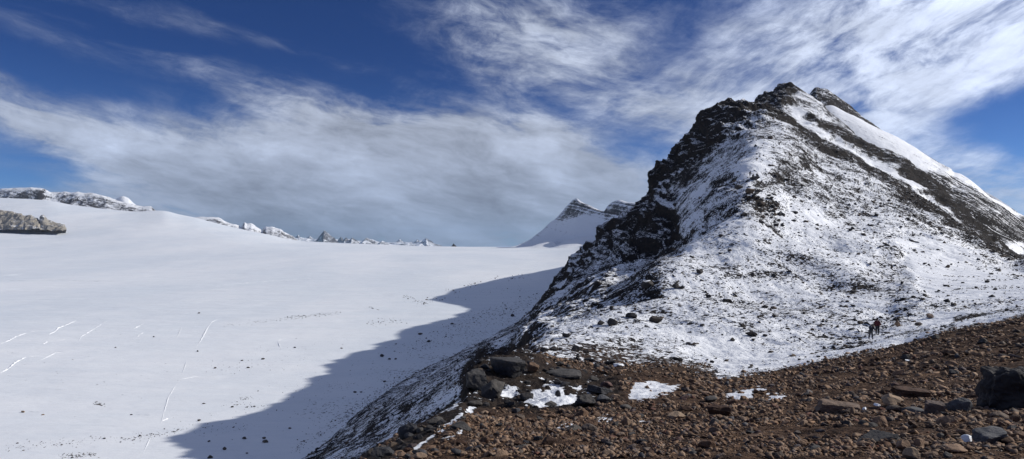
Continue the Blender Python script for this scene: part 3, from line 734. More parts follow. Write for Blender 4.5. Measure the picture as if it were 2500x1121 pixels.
# --- rubble on the glacier
GP, GSZ = [], []
def gdeb(u1, v1, u2, v2, wid, n, smin=.0012, smax=.004, bias=1.0):
    smin *= .55; smax *= .55; n = int(n * .8); wid *= 1.25
    tt = rng.random(n) ** bias
    uu = u1 + (u2 - u1) * tt + rng.normal(0, wid * .8, n); vv = v1 + (v2 - v1) * tt + rng.normal(0, wid * .35, n)
    for u, v in zip(uu, vv):
        h = on_glacier(u, v)
        if h is None: continue
        GP.append(h); GSZ.append(np.linalg.norm(h) * rng.uniform(smin, smax) * (1 + rng.pareto(4)))
gdeb(530, 797, 825, 765, 5, 260, .0009, .0022, .6)
gdeb(700, 775, 790, 767, 3, 120, .001, .0026)
gdeb(905, 788, 975, 784, 9, 90, .001, .003); gdeb(985, 722, 1040, 745, 5, 50); gdeb(900, 748, 925, 758, 2, 25)
gdeb(1090, 705, 1120, 715, 4, 30); gdeb(1140, 700, 1170, 692, 6, 40); gdeb(1200, 682, 1290, 676, 8, 40); gdeb(1020, 735, 1080, 732, 7, 40)
gdeb(20, 1095, 620, 1040, 16, 330, .0009, .0024); gdeb(150, 1115, 230, 1110, 8, 170, .001, .003); gdeb(440, 1050, 300, 1075, 6, 70)
gdeb(230, 985, 250, 990, 5, 40); gdeb(590, 975, 610, 970, 5, 50, .001, .003); gdeb(560, 985, 640, 990, 10, 30)
gdeb(500, 905, 760, 880, 22, 90, .0009, .0022); gdeb(600, 860, 900, 820, 20, 60, .0009, .002)
gdeb(980, 860, 1300, 745, 24, 620, .0010, .0032); gdeb(1080, 800, 1330, 720, 14, 380, .001, .003); gdeb(1000, 740, 1300, 700, 12, 160, .0008, .002)
gdeb(720, 1100, 990, 915, 9, 420, .0012, .0035); gdeb(480, 1060, 900, 900, 45, 130, .001, .0028); gdeb(760, 1060, 1000, 900, 20, 160, .001, .003)
gdeb(0, 900, 900, 900, 120, 220, .0008, .0016)
GP = np.array(GP); GSZ = np.minimum(np.array(GSZ), .0035 * np.linalg.norm(GP, axis=1))
scatter('glacier_rubble', GP, GSZ, M_GSTONE, 'small dark stones melted out across the glacier snow', tilt=.3, sink=.3)
print('rubble', time.time() - T0)

# --- single rocks
def mesh_from(name, shp, mat, smooth=False):
    P_, F_ = shp
    me = bpy.data.meshes.new(name); me.from_pydata(P_.tolist(), [], F_.tolist()); me.materials.append(mat)
    if smooth:
        for p in me.polygons: p.use_smooth = True
    return me
LIB = {}
def lib(kind, i, mat):
    k = (kind, i, mat.name)
    if k not in LIB: LIB[k] = mesh_from(kind, {'s': SMALL, 'm': MEDIUM, 'b': BIG}[kind][i], mat)
    LIB[k].name = 'stone'
    return LIB[k]
def place_rock(hit, w, h, name, label, mat, cat='boulder', group=None, q='m', i=None, yaw=None, sink=.18, tilt=.12, roll=0.0):
    i = random.randrange({'m': 16, 'b': 10, 's': len(SMALL)}[q]) if i is None else i
    me = lib(q, i, mat)
    src = {'s': SMALL, 'm': MEDIUM, 'b': BIG}[q][i][0]
    eh = float(src[:, 2].max() - src[:, 2].min())
    o = bpy.data.objects.new(name, me); COL.objects.link(o)
    o.scale = (w, w * random.uniform(.85, 1.1), h / eh)
    o.rotation_euler = (random.gauss(0, tilt), random.gauss(0, tilt) + roll, random.uniform(-.5, .5) + random.choice((0, math.pi)) if yaw is None else yaw)
    o.location = Vector(hit) + Vector((0, 0, h * (.5 - sink)))
    tagit(o, label, cat, group)
    return o
def rock_at(u, v, wpx, hpx, label, mat=M_GREY, surf=on_ridge, name='boulder', **kw):
    hit = surf(u, v + hpx * .42)
    if hit is None: print('no hit', u, v); return None
    d = float(hit[1])
    return place_rock(hit, wpx * d / F, hpx * d / F, name, label, mat, **kw)

near = [
 (2478, 951, 152, 128, 'huge dark cracked boulder at the right edge of the brown scree', M_DARK, 'b', 15),
 (2343, 988, 54, 42, 'tilted grey boulder with a pale slanting face left of the huge dark one', M_BLUE, 'b', 1),
 (2281, 996, 42, 40, 'upright brown block left of the tilted grey boulder', M_BROWN, 'm', 17),
 (2230, 1002, 58, 18, 'flat blue-grey slab lying left of the upright brown block', M_BLUE, 'm', 0),
 (2311, 1027, 44, 30, 'rounded brown stone with a dab of snow on top, below the brown block', M_BROWN, 'm', 5),
 (2147, 1026, 48, 28, 'reddish-brown wedge stone on open gravel left of the snow-dabbed stone', M_BROWN, 'm', 2),
 (2227, 958, 84, 26, 'long low brown ledge rock above a small pocket of snow', M_BROWN, 'b', 12),
 (2176, 974, 52, 28, 'brown triangular rock at the left end of the long low ledge', M_TAN, 'm', 7),
 (2188, 997, 44, 20, 'low brown stone just under the triangular rock', M_BROWN, 'm', 8),
 (2425, 1064, 74, 38, 'blocky bluish-grey boulder in the lower right corner area', M_BLUE, 'b', 14),
 (2145, 1068, 96, 22, 'long flat greenish-grey slab near the bottom of the scree', M_GREY, 'b', 0),
 (2223, 1106, 38, 36, 'pale tan pointed rock at the bottom edge', M_TAN, 'm', 9),
 (2209, 1084, 44, 24, 'brown rock resting behind the pale pointed rock', M_BROWN, 'm', 10),
 (2245, 1082, 30, 26, 'split brown rock right of the rock behind the pale point', M_BROWN, 'm', 11),
 (2335, 1094, 62, 15, 'thin flat brown slab near the bottom left of the bluish boulder', M_BROWN, 'm', 6),
 (2226, 1035, 22, 20, 'small square red-brown block on gravel right of the wedge stone', M_BROWN, 'm', 12),
 (2044, 993, 100, 30, 'long brown rock bench standing out of the middle scree', M_BROWN, 'b', 10),
 (2082, 1003, 16, 24, 'small upright stone leaning on the front of the rock bench', M_BROWN, 'm', 13),
 (1756, 1002, 60, 28, 'squared brown block with a flat top in the central scree', M_BROWN, 'b', 11),
 (1724, 1084, 44, 24, 'rounded brown boulder low in the central scree', M_BROWN, 'm', 14),
 (1652, 1014, 44, 18, 'pair-like low tan rock left of the flat-topped block', M_TAN, 'm', 3),
 (1528, 1028, 26, 28, 'upright brown block beside thin snow streaks', M_BROWN, 'm', 1),
 (1733, 974, 44, 20, 'dark mound of rock under the small snow patch', M_GREY, 'm', 15),
 (1527, 993, 34, 14, 'flat dark brown stone at the right foot of the black outcrop', M_GREY, 'm', 6),
 (1239, 893, 92, 46, 'big dark dome-shaped boulder crowning the black outcrop', M_GREY, 'b', 8),
 (1302, 896, 30, 28, 'rusty brown stone right of the dome-shaped boulder', M_BROWN, 'm', 4),
 (1204, 948, 68, 50, 'dark craggy block on the left flank of the outcrop', M_GREY, 'b', 9),
 (1165, 925, 50, 60, 'black cliff-edge block at the far left of the outcrop', M_GREY, 'b', 4),
 (1430, 977, 48, 36, 'dark blocky boulder at the right end of the outcrop snow pocket', M_GREY, 'b', 3),
 (1476, 973, 46, 26, 'slanting grey slab right of the blocky boulder', M_BLUE, 'm', 2),
 (1283, 967, 36, 22, 'dark rounded stone sunk in the outcrop snow pocket', M_GREY, 'm', 5),
 (1362, 960, 14, 18, 'small dark stone standing up out of the outcrop snow pocket', M_GREY, 'm', 9),
 (1462, 950, 64, 24, 'dark layered ledge over the right part of the outcrop', M_GREY, 'b', 0),
 (1380, 912, 92, 26, 'broad low dark slab behind the outcrop snow pocket', M_GREY, 'b', 6),
 (1345, 985, 30, 14, 'low dark stone on the lower rim of the outcrop snow pocket', M_GREY, 'm', 7),
 (994, 1050, 48, 42, 'dark rounded boulder on the brink above the shaded flank', M_GREY, 'b', 1),
 (935, 1103, 60, 30, 'black crag at the lower left end of the brown shoulder', M_GREY, 'b', 2),
 (1127, 1038, 56, 20, 'long dark stone between the two snow streaks on the brink', M_GREY, 'b', 5),
 (1064, 1026, 44, 20, 'dark broken ledge on the brink above the snow streaks', M_GREY, 'm', 12),
 (1158, 985, 40, 16, 'flat dark stone at the lower left foot of the outcrop', M_GREY, 'm', 0),
 (1440, 1034, 40, 24, 'rusty broken rock heaped beside a snow streak', M_BROWN, 'b', 7),
 (1402, 1046, 40, 18, 'dark low rock behind the snow streak left of the rusty heap', M_GREY, 'm', 8),
 (2400, 832, 26, 16, 'dark rock on the far rim of the scree below the right snow field', M_GREY, 'm', 10),
 (2286, 823, 20, 12, 'small dark rock at the top rim of the scree beside the snow channel', M_GREY, 'm', 11),
 (2214, 872, 26, 16, 'rusty dark rock on the upper rim of the scree with snow behind', M_GREY, 'm', 13),
 (2330, 908, 28, 14, 'black stone lying on the upper right scree', M_GREY, 'm', 14),
]
for u, v, w_, h_, lb, mt, q, i in near:
    rock_at(u, v, w_, h_, lb, mt, q=q, i=i, tilt=.06, sink=.16)
slope = [
 (1494, 786, 28, 20, 'snow-topped dark boulder, middle of three in a row on the lower slope'), (1540, 769, 28, 15, 'low snow-dusted boulder, upper right of the row of three'),
 (1466, 788, 20, 12, 'small dark rock at the left end of the row of three boulders'), (1602, 780, 34, 18, 'dark brown boulder with a long shadow right of the row of three'),
 (1575, 694, 32, 22, 'dark snow-capped boulder at the upper end of the bright snow edge'), (1650, 697, 22, 17, 'dark double-lobed rock right of the snow edge'),
 (1666, 701, 14, 9, 'little dark rock touching the double-lobed rock'), (1780, 732, 26, 16, 'snow-capped boulder standing alone mid slope'),
 (1732, 723, 13, 9, 'small rounded rock left of the lone snow-capped boulder'), (1869, 749, 19, 9, 'flat dark rock, left of a touching pair on the slope'),
 (1888, 751, 14, 9, 'flat dark rock, right of a touching pair on the slope'), (1835, 815, 28, 13, 'low wide grey boulder near the foot of the slope'),
 (1867, 818, 12, 7, 'small rock right of the low wide grey boulder'), (1813, 793, 13, 9, 'small dark rock above the low wide grey boulder'),
 (1788, 828, 12, 9, 'small pointed rock left of the low wide grey boulder'), (1715, 793, 16, 6, 'thin flat rock on the lower middle slope'),
 (1935, 867, 20, 8, 'dark flat stone lying in the snow channel'), (1998, 870, 11, 5, 'small dark stone in the snow channel'),
 (2086, 712, 20, 10, 'dark rock pair on the slope above the two hikers'), (2243, 791, 22, 9, 'smooth dark boulder right of the two hikers'),
 (2100, 787, 16, 8, 'dark mound left of the two hikers'), (1708, 662, 20, 14, 'snow-buried boulder with a dark face high on the snow edge'),
 (1840, 670, 14, 11, 'round snow-capped rock in the centre of the slope'), (1893, 672, 12, 8, 'small snow-capped rock right of the round one'),
 (1984, 804, 11, 6, 'small dark stone on the lower slope left of the hikers'), (1408, 849, 30, 22, 'dark boulder rising from patchy snow above the outcrop'),
 (1434, 856, 24, 12, 'low dark rock leaning on the boulder above the outcrop'), (1385, 817, 24, 16, 'grey pointed boulder at the lower end of the bright snow edge'),
 (1518, 852, 18, 9, 'grey flat stone in the patchy snow'), (1510, 891, 30, 11, 'long dark stone bordering the patchy snow and scree'),
 (1654, 876, 28, 11, 'grey slab at the lower border of the snow'), (1689, 838, 34, 8, 'very flat long slab lying in smooth snow'),
 (1330, 852, 28, 15, 'dark stone left of the patchy snow above the outcrop'), (1353, 849, 22, 15, 'snow-dabbed dark stone above the outcrop dome'),
 (1687, 566, 14, 13, 'lone dark boulder on smooth snow below the cliffs'), (1803, 457, 20, 12, 'dark rounded boulder low left of the resting party'),
 (1829, 466, 24, 15, 'big black boulder under the resting party'), (1861, 496, 24, 12, 'black boulder lower in the rock rib under the resting party'),
 (1880, 336, 14, 9, 'dark block on the high snow below the shoulder'),
 (2140, 508, 12, 4, 'thin dark slab alone on the smooth upper snow'), (1816, 521, 24, 12, 'arched snow-filled boulder below the rock rib'),
 (1898, 510, 14, 8, 'dark stone right of the rock rib'), (2409, 687, 15, 7, 'dark boulder on the smooth right snow field'), (2420, 668, 14, 5, 'flat dark slab on the right snow field'),
 (2350, 690, 8, 4, 'tiny dark stone left on the right snow field'), (1655, 500, 14, 10, 'dark block on the snow under the upper cliffs'), (1760, 575, 12, 8, 'dark stone above the centre of the slope'),
 (2271, 771, 22, 12, 'rusty half-buried rock group right of the smooth dark boulder'), (2193, 790, 14, 18, 'rust-coloured rock pillar right of the two hikers'),
]
for k_, (u, v, w_, h_, lb) in enumerate(slope):
    mt = M_BROWN if 'rust' in lb else (M_DARKS if 'snow' in lb.split(' on ')[0] else M_DARK)
    rock_at(u, v, w_, h_, lb, mt, q='m', tilt=.08, sink=.12)
gstones = [
 (486, 764, 6, 3, 'single dark stone far out on the glacier'), (57, 1005, 10, 5, 'tan square stone on the lower left glacier'), (343, 1063, 8, 4, 'dark stone at the lower left of the glacier'),
 (607, 897, 8, 4, 'dark stone in the sunlit snow left of the shadow edge'), (525, 898, 7, 4, 'dark stone well left of the shadow edge'), (483, 857, 6, 4, 'dark stone under the long broken crevasse lip'),
 (374, 822, 5, 3, 'tiny dark stone right of the double crevasse lips'), (643, 876, 9, 4, 'slanting dark stone above the middle of the shadow edge'), (497, 985, 8, 3, 'dark stone just left of the shadow corner'),
 (486, 1026, 9, 5, 'dark boulder on the very edge of the shadow'), (597, 1069, 12, 6, 'black boulder in the glacier shadow, left of a pair'), (647, 1077, 15, 7, 'larger black boulder of a touching pair in the shadow'),
 (644, 1069, 9, 5, 'smaller black boulder of a touching pair in the shadow'), (548, 1095, 12, 7, 'black boulder near the lower shadow edge'), (514, 1115, 13, 8, 'black boulder at the bottom edge in the shadow'),
 (509, 1077, 7, 4, 'small black stone between two boulders in the shadow'), (603, 1106, 7, 3, 'small black stone near the bottom in the shadow'), (708, 1045, 8, 4, 'small black stone in the middle of the shadow'),
 (568, 993, 7, 4, 'black stone in the upper shadow left of a gravel patch'), (622, 992, 6, 3, 'black stone in the shadow under a gravel patch'), (866, 957, 9, 4, 'black stone near the foot of the flank'),
 (932, 868, 12, 7, 'black boulder beside the notch of the shadow'), (952, 876, 8, 4, 'small black stone right of the boulder by the notch'), (967, 876, 7, 4, 'rightmost small black stone by the shadow notch'),
 (938, 931, 8, 4, 'black stone in the shadow near the flank'), (1027, 815, 12, 5, 'flat black boulder in the upper shadow'), (1048, 833, 11, 6, 'black boulder in the upper shadow'),
 (1103, 790, 9, 4, 'black stone in the shadow below the cliffs'), (1251, 770, 10, 7, 'black boulder close to the foot of the cliffs'), (882, 957, 7, 3, 'grey stone near the foot of the flank'),
 (283, 848, 4, 3, 'tiny stone below the middle crevasse lip'), (106, 1012, 7, 3, 'small stone right of the tan square stone'), (255, 1070, 7, 4, 'grey stone in the lower left gravel'), (320, 1012, 6, 3, 'grey stone left of the faint long groove'),
 (834, 850, 6, 3, 'small stone in the sunlit snow by the shadow'), (720, 848, 7, 3, 'small flat stone in the sunlit snow'), (590, 880, 7, 3, 'small slanting stone on sunlit snow'),
]
for u, v, w_, h_, lb in gstones:
    rock_at(u, v, w_, h_, lb, M_TAN if 'tan' in lb.split(' on ')[0] else M_GSTONE, surf=on_glacier, name='glacier_boulder', q='m', sink=.1, tilt=.05)

# repeats: the larger loose stones of the scree, each its own object
cnt = 0
while cnt < 235:
    u = random.uniform(960, 2495); lo_v = np.interp(u, [960, 1130, 1500, 1750, 2000, 2300, 2500], [1110, 1030, 925, 935, 900, 835, 795])
    v = lo_v + (1119 - lo_v) * random.random() ** .8
    if not (lo_v < v): continue
    hit = on_ridge(u, v)
    if hit is None or hit[1] > 48: continue
    if float(cov(np.array([u]), np.array([v]))[0]) < .8: continue
    d = float(hit[1]); w_ = random.uniform(13, 21) * (1.5 if random.random() < .16 else 1) * (1 + .35 * (v > 1000))
    dark = random.random() < .16
    place_rock(hit, w_ * d / F, w_ * random.uniform(.32, .62) * d / F, 'grey_stone' if dark else 'brown_stone',
               'loose dark grey stone among the brown scree' if dark else 'loose angular rust-brown stone lying on the near scree',
               M_GREY if dark else M_BROWN, cat='stone', group='loose grey stones on the scree' if dark else 'loose brown stones on the scree', q='m', tilt=.3, sink=.22)
    cnt += 1
# dark blocks that make up the outcrop and the brink
cnt = 0
while cnt < 84:
    if cnt < 58: u, v = random.uniform(1145, 1505), random.uniform(880, 992)
    else: u = random.uniform(905, 1140); v = np.interp(u, [905, 1140], [1112, 1000]) + random.uniform(-6, 22)
    cc0 = float(cov(np.array([u]), np.array([v]))[0])
    hit = on_ridge(u, v)
    if cc0 < .7 or hit is None or hit[1] > 50: continue
    d = float(hit[1]); w_ = random.uniform(10, 32)
    place_rock(hit, w_ * d / F, w_ * random.uniform(.38, .75) * d / F, 'dark_block', 'dark jagged block, one of many in the black outcrop and along its brink', M_DARK if random.random() < .7 else M_GREY,
               cat='rock', group='dark blocks of the outcrop', q='m', tilt=.25, sink=.38)
    cnt += 1
# broken blocks of the rock rib under the upper party
cnt = 0
while cnt < 40:
    t_ = random.uniform(.14, 1); u = 1838 + (1925 - 1838) * t_ + random.gauss(0, 12 + 14 * t_); v = 446 + (560 - 446) * t_ + random.gauss(0, 8)
    hit = on_ridge(u, v)
    if hit is None: continue
    d = float(hit[1]); w_ = random.uniform(6, 15)
    place_rock(hit, w_ * d / F, w_ * random.uniform(.4, .75) * d / F, 'black_block', 'black block on the snowy rock rib below the resting party',
               M_DARK, cat='rock', group='black blocks of the rock rib', q='m', tilt=.25, sink=.25)
    cnt += 1
# small snow leftovers caught between the stones
def snow_patch(u, v, wpx, hpx, label):
    hit = on_ridge(u, v)
    if hit is None: return
    d = float(hit[1]); w2 = wpx * d / F
    P_, F_ = BIG[random.randrange(9)]
    me = mesh_from('snow_patch', (P_, F_), M_SNOWP, True)
    o = bpy.data.objects.new('snow_patch', me); COL.objects.link(o)
    o.scale = (w2, w2 * .9, max(.06, w2 * .16) / .7); o.rotation_euler = (-.2, 0, random.uniform(0, 6)); o.location = Vector(hit) + Vector((0, 0, .015))
    tagit(o, label, 'snow patch')
m, t, bs = material('old_snow'); bs.inputs['Base Color'].default_value = (.80, .82, .85, 1); bs.inputs['Roughness'].default_value = .6
M_SNOWP = m
for u, v, w_, h_, lb in [(2250, 968, 26, 10, 'white snow pocket under the long low ledge rock'), (2141, 991, 18, 6, 'snow scrap left of the low brown stone'), (2110, 1000, 14, 7, 'snow scrap at the right end of the rock bench'),
                         (2360, 1078, 22, 16, 'snow scrap left of the blocky bluish-grey boulder'), (2304, 1014, 8, 6, 'dab of snow on the rounded brown stone'), (2218, 882, 16, 7, 'snow lump under the rusty dark rock on the rim'),
                         (2065, 1000, 10, 5, 'snow scrap in front of the rock bench'), (1724, 978, 8, 8, 'snow dab at the dark mound of rock')]:
    snow_patch(u, v, w_, h_, lb)
print('rocks', time.time() - T0)

# ------------------------------------------------------------------ crevasse lips on the glacier
m, t, bs = material('crusted_snow'); bs.inputs['Base Color'].default_value = (.86, .87, .88, 1); bs.inputs['Roughness'].default_value = .5
t.put(bs.inputs['Normal'], t.bump(t.noise(t.node('ShaderNodeNewGeometry').outputs['Position'], .8, 5, .6), .6, .4))
M_CRUST = m
def lip(pts, wpx, hgt):
    """a broken, wind-lipped ridge of snow along a crevasse"""
    H3 = [on_glacier(u, v) for u, v in pts]
    H3 = [h for h in H3 if h is not None]
    if len(H3) < 2: return
    L_ = []
    for a, b in zip(H3[:-1], H3[1:]):
        n_ = max(3, int(np.linalg.norm(b - a) / (np.linalg.norm(a) * .003)))
        L_ += [a + (b - a) * k / n_ for k in range(n_)]
    L_.append(H3[-1]); L_ = np.array(L_); n_ = len(L_)
    ta = np.linspace(0, 1, n_); taper = np.sin(np.pi * np.clip(ta, 0.02, .98)) ** .5
    T_ = np.gradient(L_, axis=0); T_[:, 2] = 0; T_ /= np.linalg.norm(T_, axis=1, keepdims=True)
    S_ = np.stack([T_[:, 1], -T_[:, 0], 0 * T_[:, 0]], -1); S_ *= np.sign(S_[:, :1] + 1e-9)
    d = np.linalg.norm(L_, axis=1)
    w_ = wpx * d / F * taper * (.7 + .5 * rng.random(n_)); h_ = hgt * taper * (.1 + 1.2 * rng.random(n_) ** 1.5)
    wob = (rng.random(n_) - .5) * wpx * d / F * .5
    L_ = L_ + S_ * wob[:, None]
    Z = np.array([0, 0, 1.])
    prof = [(-.9, -.4), (-.35, .75), (-.1, 1.0), (.25, .75), (1.0, -.4)]
    V_ = np.stack([L_ + S_ * (a * w_)[:, None] + Z * (b * h_)[:, None] for a, b in prof], 1)
    grid_mesh('crevasse_lip', V_, {}, M_CRUST)
for pts, w_, h_ in [([(0, 840), (22, 832), (40, 822), (65, 813)], 3.5, 1.6), ([(65, 813), (100, 806)], 1.2, .4), ([(0, 911), (22, 900), (36, 886), (62, 872)], 4, 1.8), ([(62, 872), (100, 868)], 1.2, .4),
                    ([(114, 819), (132, 811), (140, 802), (155, 796), (185, 783)], 3, 1.5), ([(105, 840), (118, 834)], 4, 1.6), ([(118, 834), (170, 828)], 1, .35),
                    ([(192, 832), (198, 822), (225, 806), (262, 784)], 2.2, 1.1), ([(100, 880), (135, 862), (175, 858)], 1.6, .6), ([(324, 805), (335, 798), (352, 790)], 3, 1.3), ([(332, 826), (340, 818), (350, 812)], 3.2, 1.4),
                    ([(480, 848), (492, 828), (505, 805), (516, 787), (530, 780)], 2.4, 1.3), ([(392, 1033), (400, 1010), (412, 970), (425, 945), (442, 926)], 2.6, .45), ([(442, 926), (490, 918)], 1.2, .4), ([(395, 1028), (412, 1022)], 2.5, 1.0),
                    ([(455, 880), (445, 915)], 1.6, .3), ([(430, 830), (445, 798)], 1.4, .4), ([(348, 1110), (365, 1070), (378, 1050)], 2.4, .4), ([(678, 832), (684, 850)], 1.8, .7), ([(678, 832), (698, 825)], 1.4, .6),
                    ([(0, 685), (60, 686), (150, 684), (240, 687), (335, 683)], 1.1, 1.0), ([(500, 698), (560, 694), (640, 688), (760, 680), (860, 675)], 1.0, .8), ([(132, 952), (175, 951)], 1.2, .5), ([(320, 1013), (365, 1014)], 1.2, .5), ([(0, 674), (60, 669)], .8, .8), ([(60, 1005), (120, 1007)], 1.3, .45)]:
    lip(pts, w_ * .5, h_ * .6)
# ------------------------------------------------------------------ people
def plain(name, col, rough=.8):
    m, t, bs = material(name)
    n_ = t.noise(t.node('ShaderNodeTexCoord').outputs['Object'], 40, 3, .5)
    t.put(bs.inputs['Base Color'], t.mix(t.m('MULTIPLY', n_, .5), rgb(*col), rgb(*[c * .6 for c in col])))
    bs.inputs['Roughness'].default_value = rough
    return m
M_SKIN = plain('skin', (.45, .27, .19), .6); M_RED = plain('red_jacket_cloth', (.075, .006, .01)); M_BLK = plain('black_jacket_cloth', (.018, .018, .022))
M_TRS = plain('grey_trouser_cloth', (.07, .07, .075)); M_DTR = plain('dark_trouser_cloth', (.02, .02, .025)); M_BOOT = plain('boot_leather', (.03, .022, .018)); M_HAIR = plain('dark_hair', (.02, .015, .012), .6)
M_PACK = plain('navy_pack_cloth', (.02, .025, .05)); M_POLE = plain('pole_metal', (.25, .25, .27), .4)

def skin_mesh(name, nodes, edges, mat, parent, sub=2, root=0):
    me = bpy.data.meshes.new(name)
    names = list(nodes)
    me.from_pydata([nodes[n][0] for n in names], [], [])
    me.edges.add(len(edges)); me.edges.foreach_set('vertices', [names.index(x) for e in edges for x in e]); me.update()
    o = bpy.data.objects.new(name, me); COL.objects.link(o)
    md = o.modifiers.new('skin', 'SKIN'); md.use_smooth_shade = True
    if not me.skin_vertices: me.attributes.new('skin', 'FLOAT', 'POINT')
    sv = me.skin_vertices[0].data
    for i, n in enumerate(names):
        r = nodes[n][1]; sv[i].radius = r if isinstance(r, tuple) else (r, r)
        sv[i].use_root = (i == root)
    s = o.modifiers.new('subdivision', 'SUBSURF'); s.levels = sub; s.render_levels = sub
    me.materials.append(mat); o.parent = parent
    return o

def make_person(loc, yaw, J, label, top, bottom, group=None, pack=True, pole=False, hat=False):
    """J: joint places in metres in the person's own frame (x right, y forward, z up, feet at 0)"""
    root = bpy.data.objects.new('person', None); COL.objects.link(root)
    root.location = loc; root.rotation_euler = (0, 0, yaw)
    tagit(root, label, 'person', group)
    V = lambda p: Vector(p)
    hd, nk, ch, pv = V(J['head']), V(J['neck']), V(J['chest']), V(J['pelvis'])
    up = (hd - nk).normalized(); fw = V(J.get('face', (0, 1, 0))).normalized(); rt = fw.cross(up).normalized()
    N = {'pelvis': (pv, (.15, .11)), 'waist': (pv.lerp(ch, .5), (.135, .10)), 'chest': (ch, (.155, .11)), 'neck': (nk, .058), 'jaw': (nk.lerp(hd, .45) + fw * .02, .072), 'head': (hd, (.082, .095)), 'crown': (hd + up * .075, .07),
         'nose': (hd + fw * .105 - up * .02, .014)}
    E = [('pelvis', 'waist'), ('waist', 'chest'), ('chest', 'neck'), ('neck', 'jaw'), ('jaw', 'head'), ('head', 'crown'), ('head', 'nose')]
    for s, k in ((-1, 'l'), (1, 'r')):
        ear = hd + rt * (s * .088); N['ear' + k] = (ear, .016); E.append(('head', 'ear' + k))
        sh, el, wr = V(J['sh' + k]), V(J['el' + k]), V(J['wr' + k])
        hp, kn, an = V(J['hp' + k]), V(J['kn' + k]), V(J['an' + k])
        fd = (wr - el).normalized(); sd_ = fd.cross(V((0, 0, 1))); sd_ = sd_.normalized() if sd_.length > .1 else V((1, 0, 0))
        pm_ = wr + fd * .05
        N.update({'sh' + k: (sh, .062), 'el' + k: (el, .043), 'wr' + k: (wr, .028), 'pm' + k: (pm_, (.036, .018)), 'hp' + k: (hp, .088), 'kn' + k: (kn, .058), 'an' + k: (an, .040),
                  'ft' + k: (V(J['ft' + k]), .036)})
        E += [('chest', 'sh' + k), ('sh' + k, 'el' + k), ('el' + k, 'wr' + k), ('wr' + k, 'pm' + k), ('pelvis', 'hp' + k), ('hp' + k, 'kn' + k), ('kn' + k, 'an' + k), ('an' + k, 'ft' + k)]
        curl = V((0, 0, -1)) if abs(fd.z) < .7 else fw
        for f, (off, ln) in enumerate(((-.027, .062), (-.009, .072), (.009, .068), (.027, .054))):
            a_ = pm_ + fd * .03 + sd_ * off; b_ = a_ + fd * ln * .55 + curl * .008; c_ = b_ + fd * ln * .35 + curl * .025
            for nm, p_, r_ in (('fa', a_, .010), ('fb', b_, .0085), ('fc', c_, .007)): N[f'{nm}{f}{k}'] = (p_, r_)
            E += [('pm' + k, f'fa{f}{k}'), (f'fa{f}{k}', f'fb{f}{k}'), (f'fb{f}{k}', f'fc{f}{k}')]
        t1 = wr + fd * .03 - sd_ * .04; t2 = t1 + fd * .035 - sd_ * .015
        N['ta' + k] = (t1, .011); N['tb' + k] = (t2, .009); E += [('wr' + k, 'ta' + k), ('ta' + k, 'tb' + k)]
    skin_mesh('body', N, E, M_SKIN, root)
    g = lambda n, r: (N[n][0], r)
    # jacket over torso and arms
    A = {'pelvis': (pv + V((0, 0, -.06)), (.215, .17)), 'waist': g('waist', (.215, .165)), 'chest': g('chest', (.235, .18)), 'neck': (nk - up * .01, .075)}
    AE_ = [('pelvis', 'waist'), ('waist', 'chest'), ('chest', 'neck')]
    for k in 'lr':
        A.update({'sh' + k: g('sh' + k, .10), 'el' + k: g('el' + k, .078), 'wr' + k: (N['wr' + k][0] - (N['wr' + k][0] - N['el' + k][0]).normalized() * .02, .046)})
        AE_ += [('chest', 'sh' + k), ('sh' + k, 'el' + k), ('el' + k, 'wr' + k)]
    skin_mesh('jacket', A, AE_, top, root)
    B = {'pelvis': (pv, (.165, .125))}; BE = []
    for k in 'lr':
        B.update({'hp' + k: g('hp' + k, .128), 'kn' + k: g('kn' + k, .098), 'an' + k: (N['an' + k][0] + (N['kn' + k][0] - N['an' + k][0]).normalized() * .05, .078)})
        BE += [('pelvis', 'hp' + k), ('hp' + k, 'kn' + k), ('kn' + k, 'an' + k)]
    skin_mesh('trousers', B, BE, bottom, root)
    for k in 'lr':
        an, ft = N['an' + k][0], N['ft' + k][0]
        skin_mesh('boot', {'a': (an + V((0, 0, .07)), .058), 'b': (an - (ft - an) * .12 + V((0, 0, -.01)), .056), 'c': (ft, .050), 'd': (ft + (ft - an).normalized() * .05, .040)}, [('a', 'b'), ('b', 'c'), ('c', 'd')], M_BOOT, root, 1)
    skin_mesh('cap' if hat else 'hair', {'a': (hd + up * .03 - fw * .02, (.098, .105)), 'b': (hd + up * .09 - fw * .005, .078), 'c': (hd - fw * .05 - up * .04, .07)}, [('a', 'b'), ('a', 'c')], M_BLK if hat else M_HAIR, root, 2)
    if pack:
        bkw = (ch - pv).cross(rt).normalized()
        if bkw.dot(fw) > 0: bkw = -bkw
        c0 = pv.lerp(ch, .35) + bkw * .20; c1 = ch.lerp(nk, .35) + bkw * .20
        skin_mesh('backpack', {'a': (c0, (.17, .14)), 'b': (c0.lerp(c1, .5) + bkw * .03, (.20, .17)), 'c': (c1, (.17, .14)), 'd': (c1 + (c1 - c0).normalized() * .08, (.11, .09))}, [('a', 'b'), ('b', 'c'), ('c', 'd')], M_PACK, root, 1)
    if pole:
        w_ = N['wrr'][0] + (N['wrr'][0] - N['elr'][0]).normalized() * .06
        skin_mesh('trekking_pole', {'a': (w_ + V((0, .02, .08)), .014), 'b': (w_, .012), 'c': V((w_.x + .08, w_.y + .18, .0)) and (V((w_.x + .08, w_.y + .18, .0)), .008)}, [('a', 'b'), ('b', 'c')], M_POLE, root, 0)
    return root

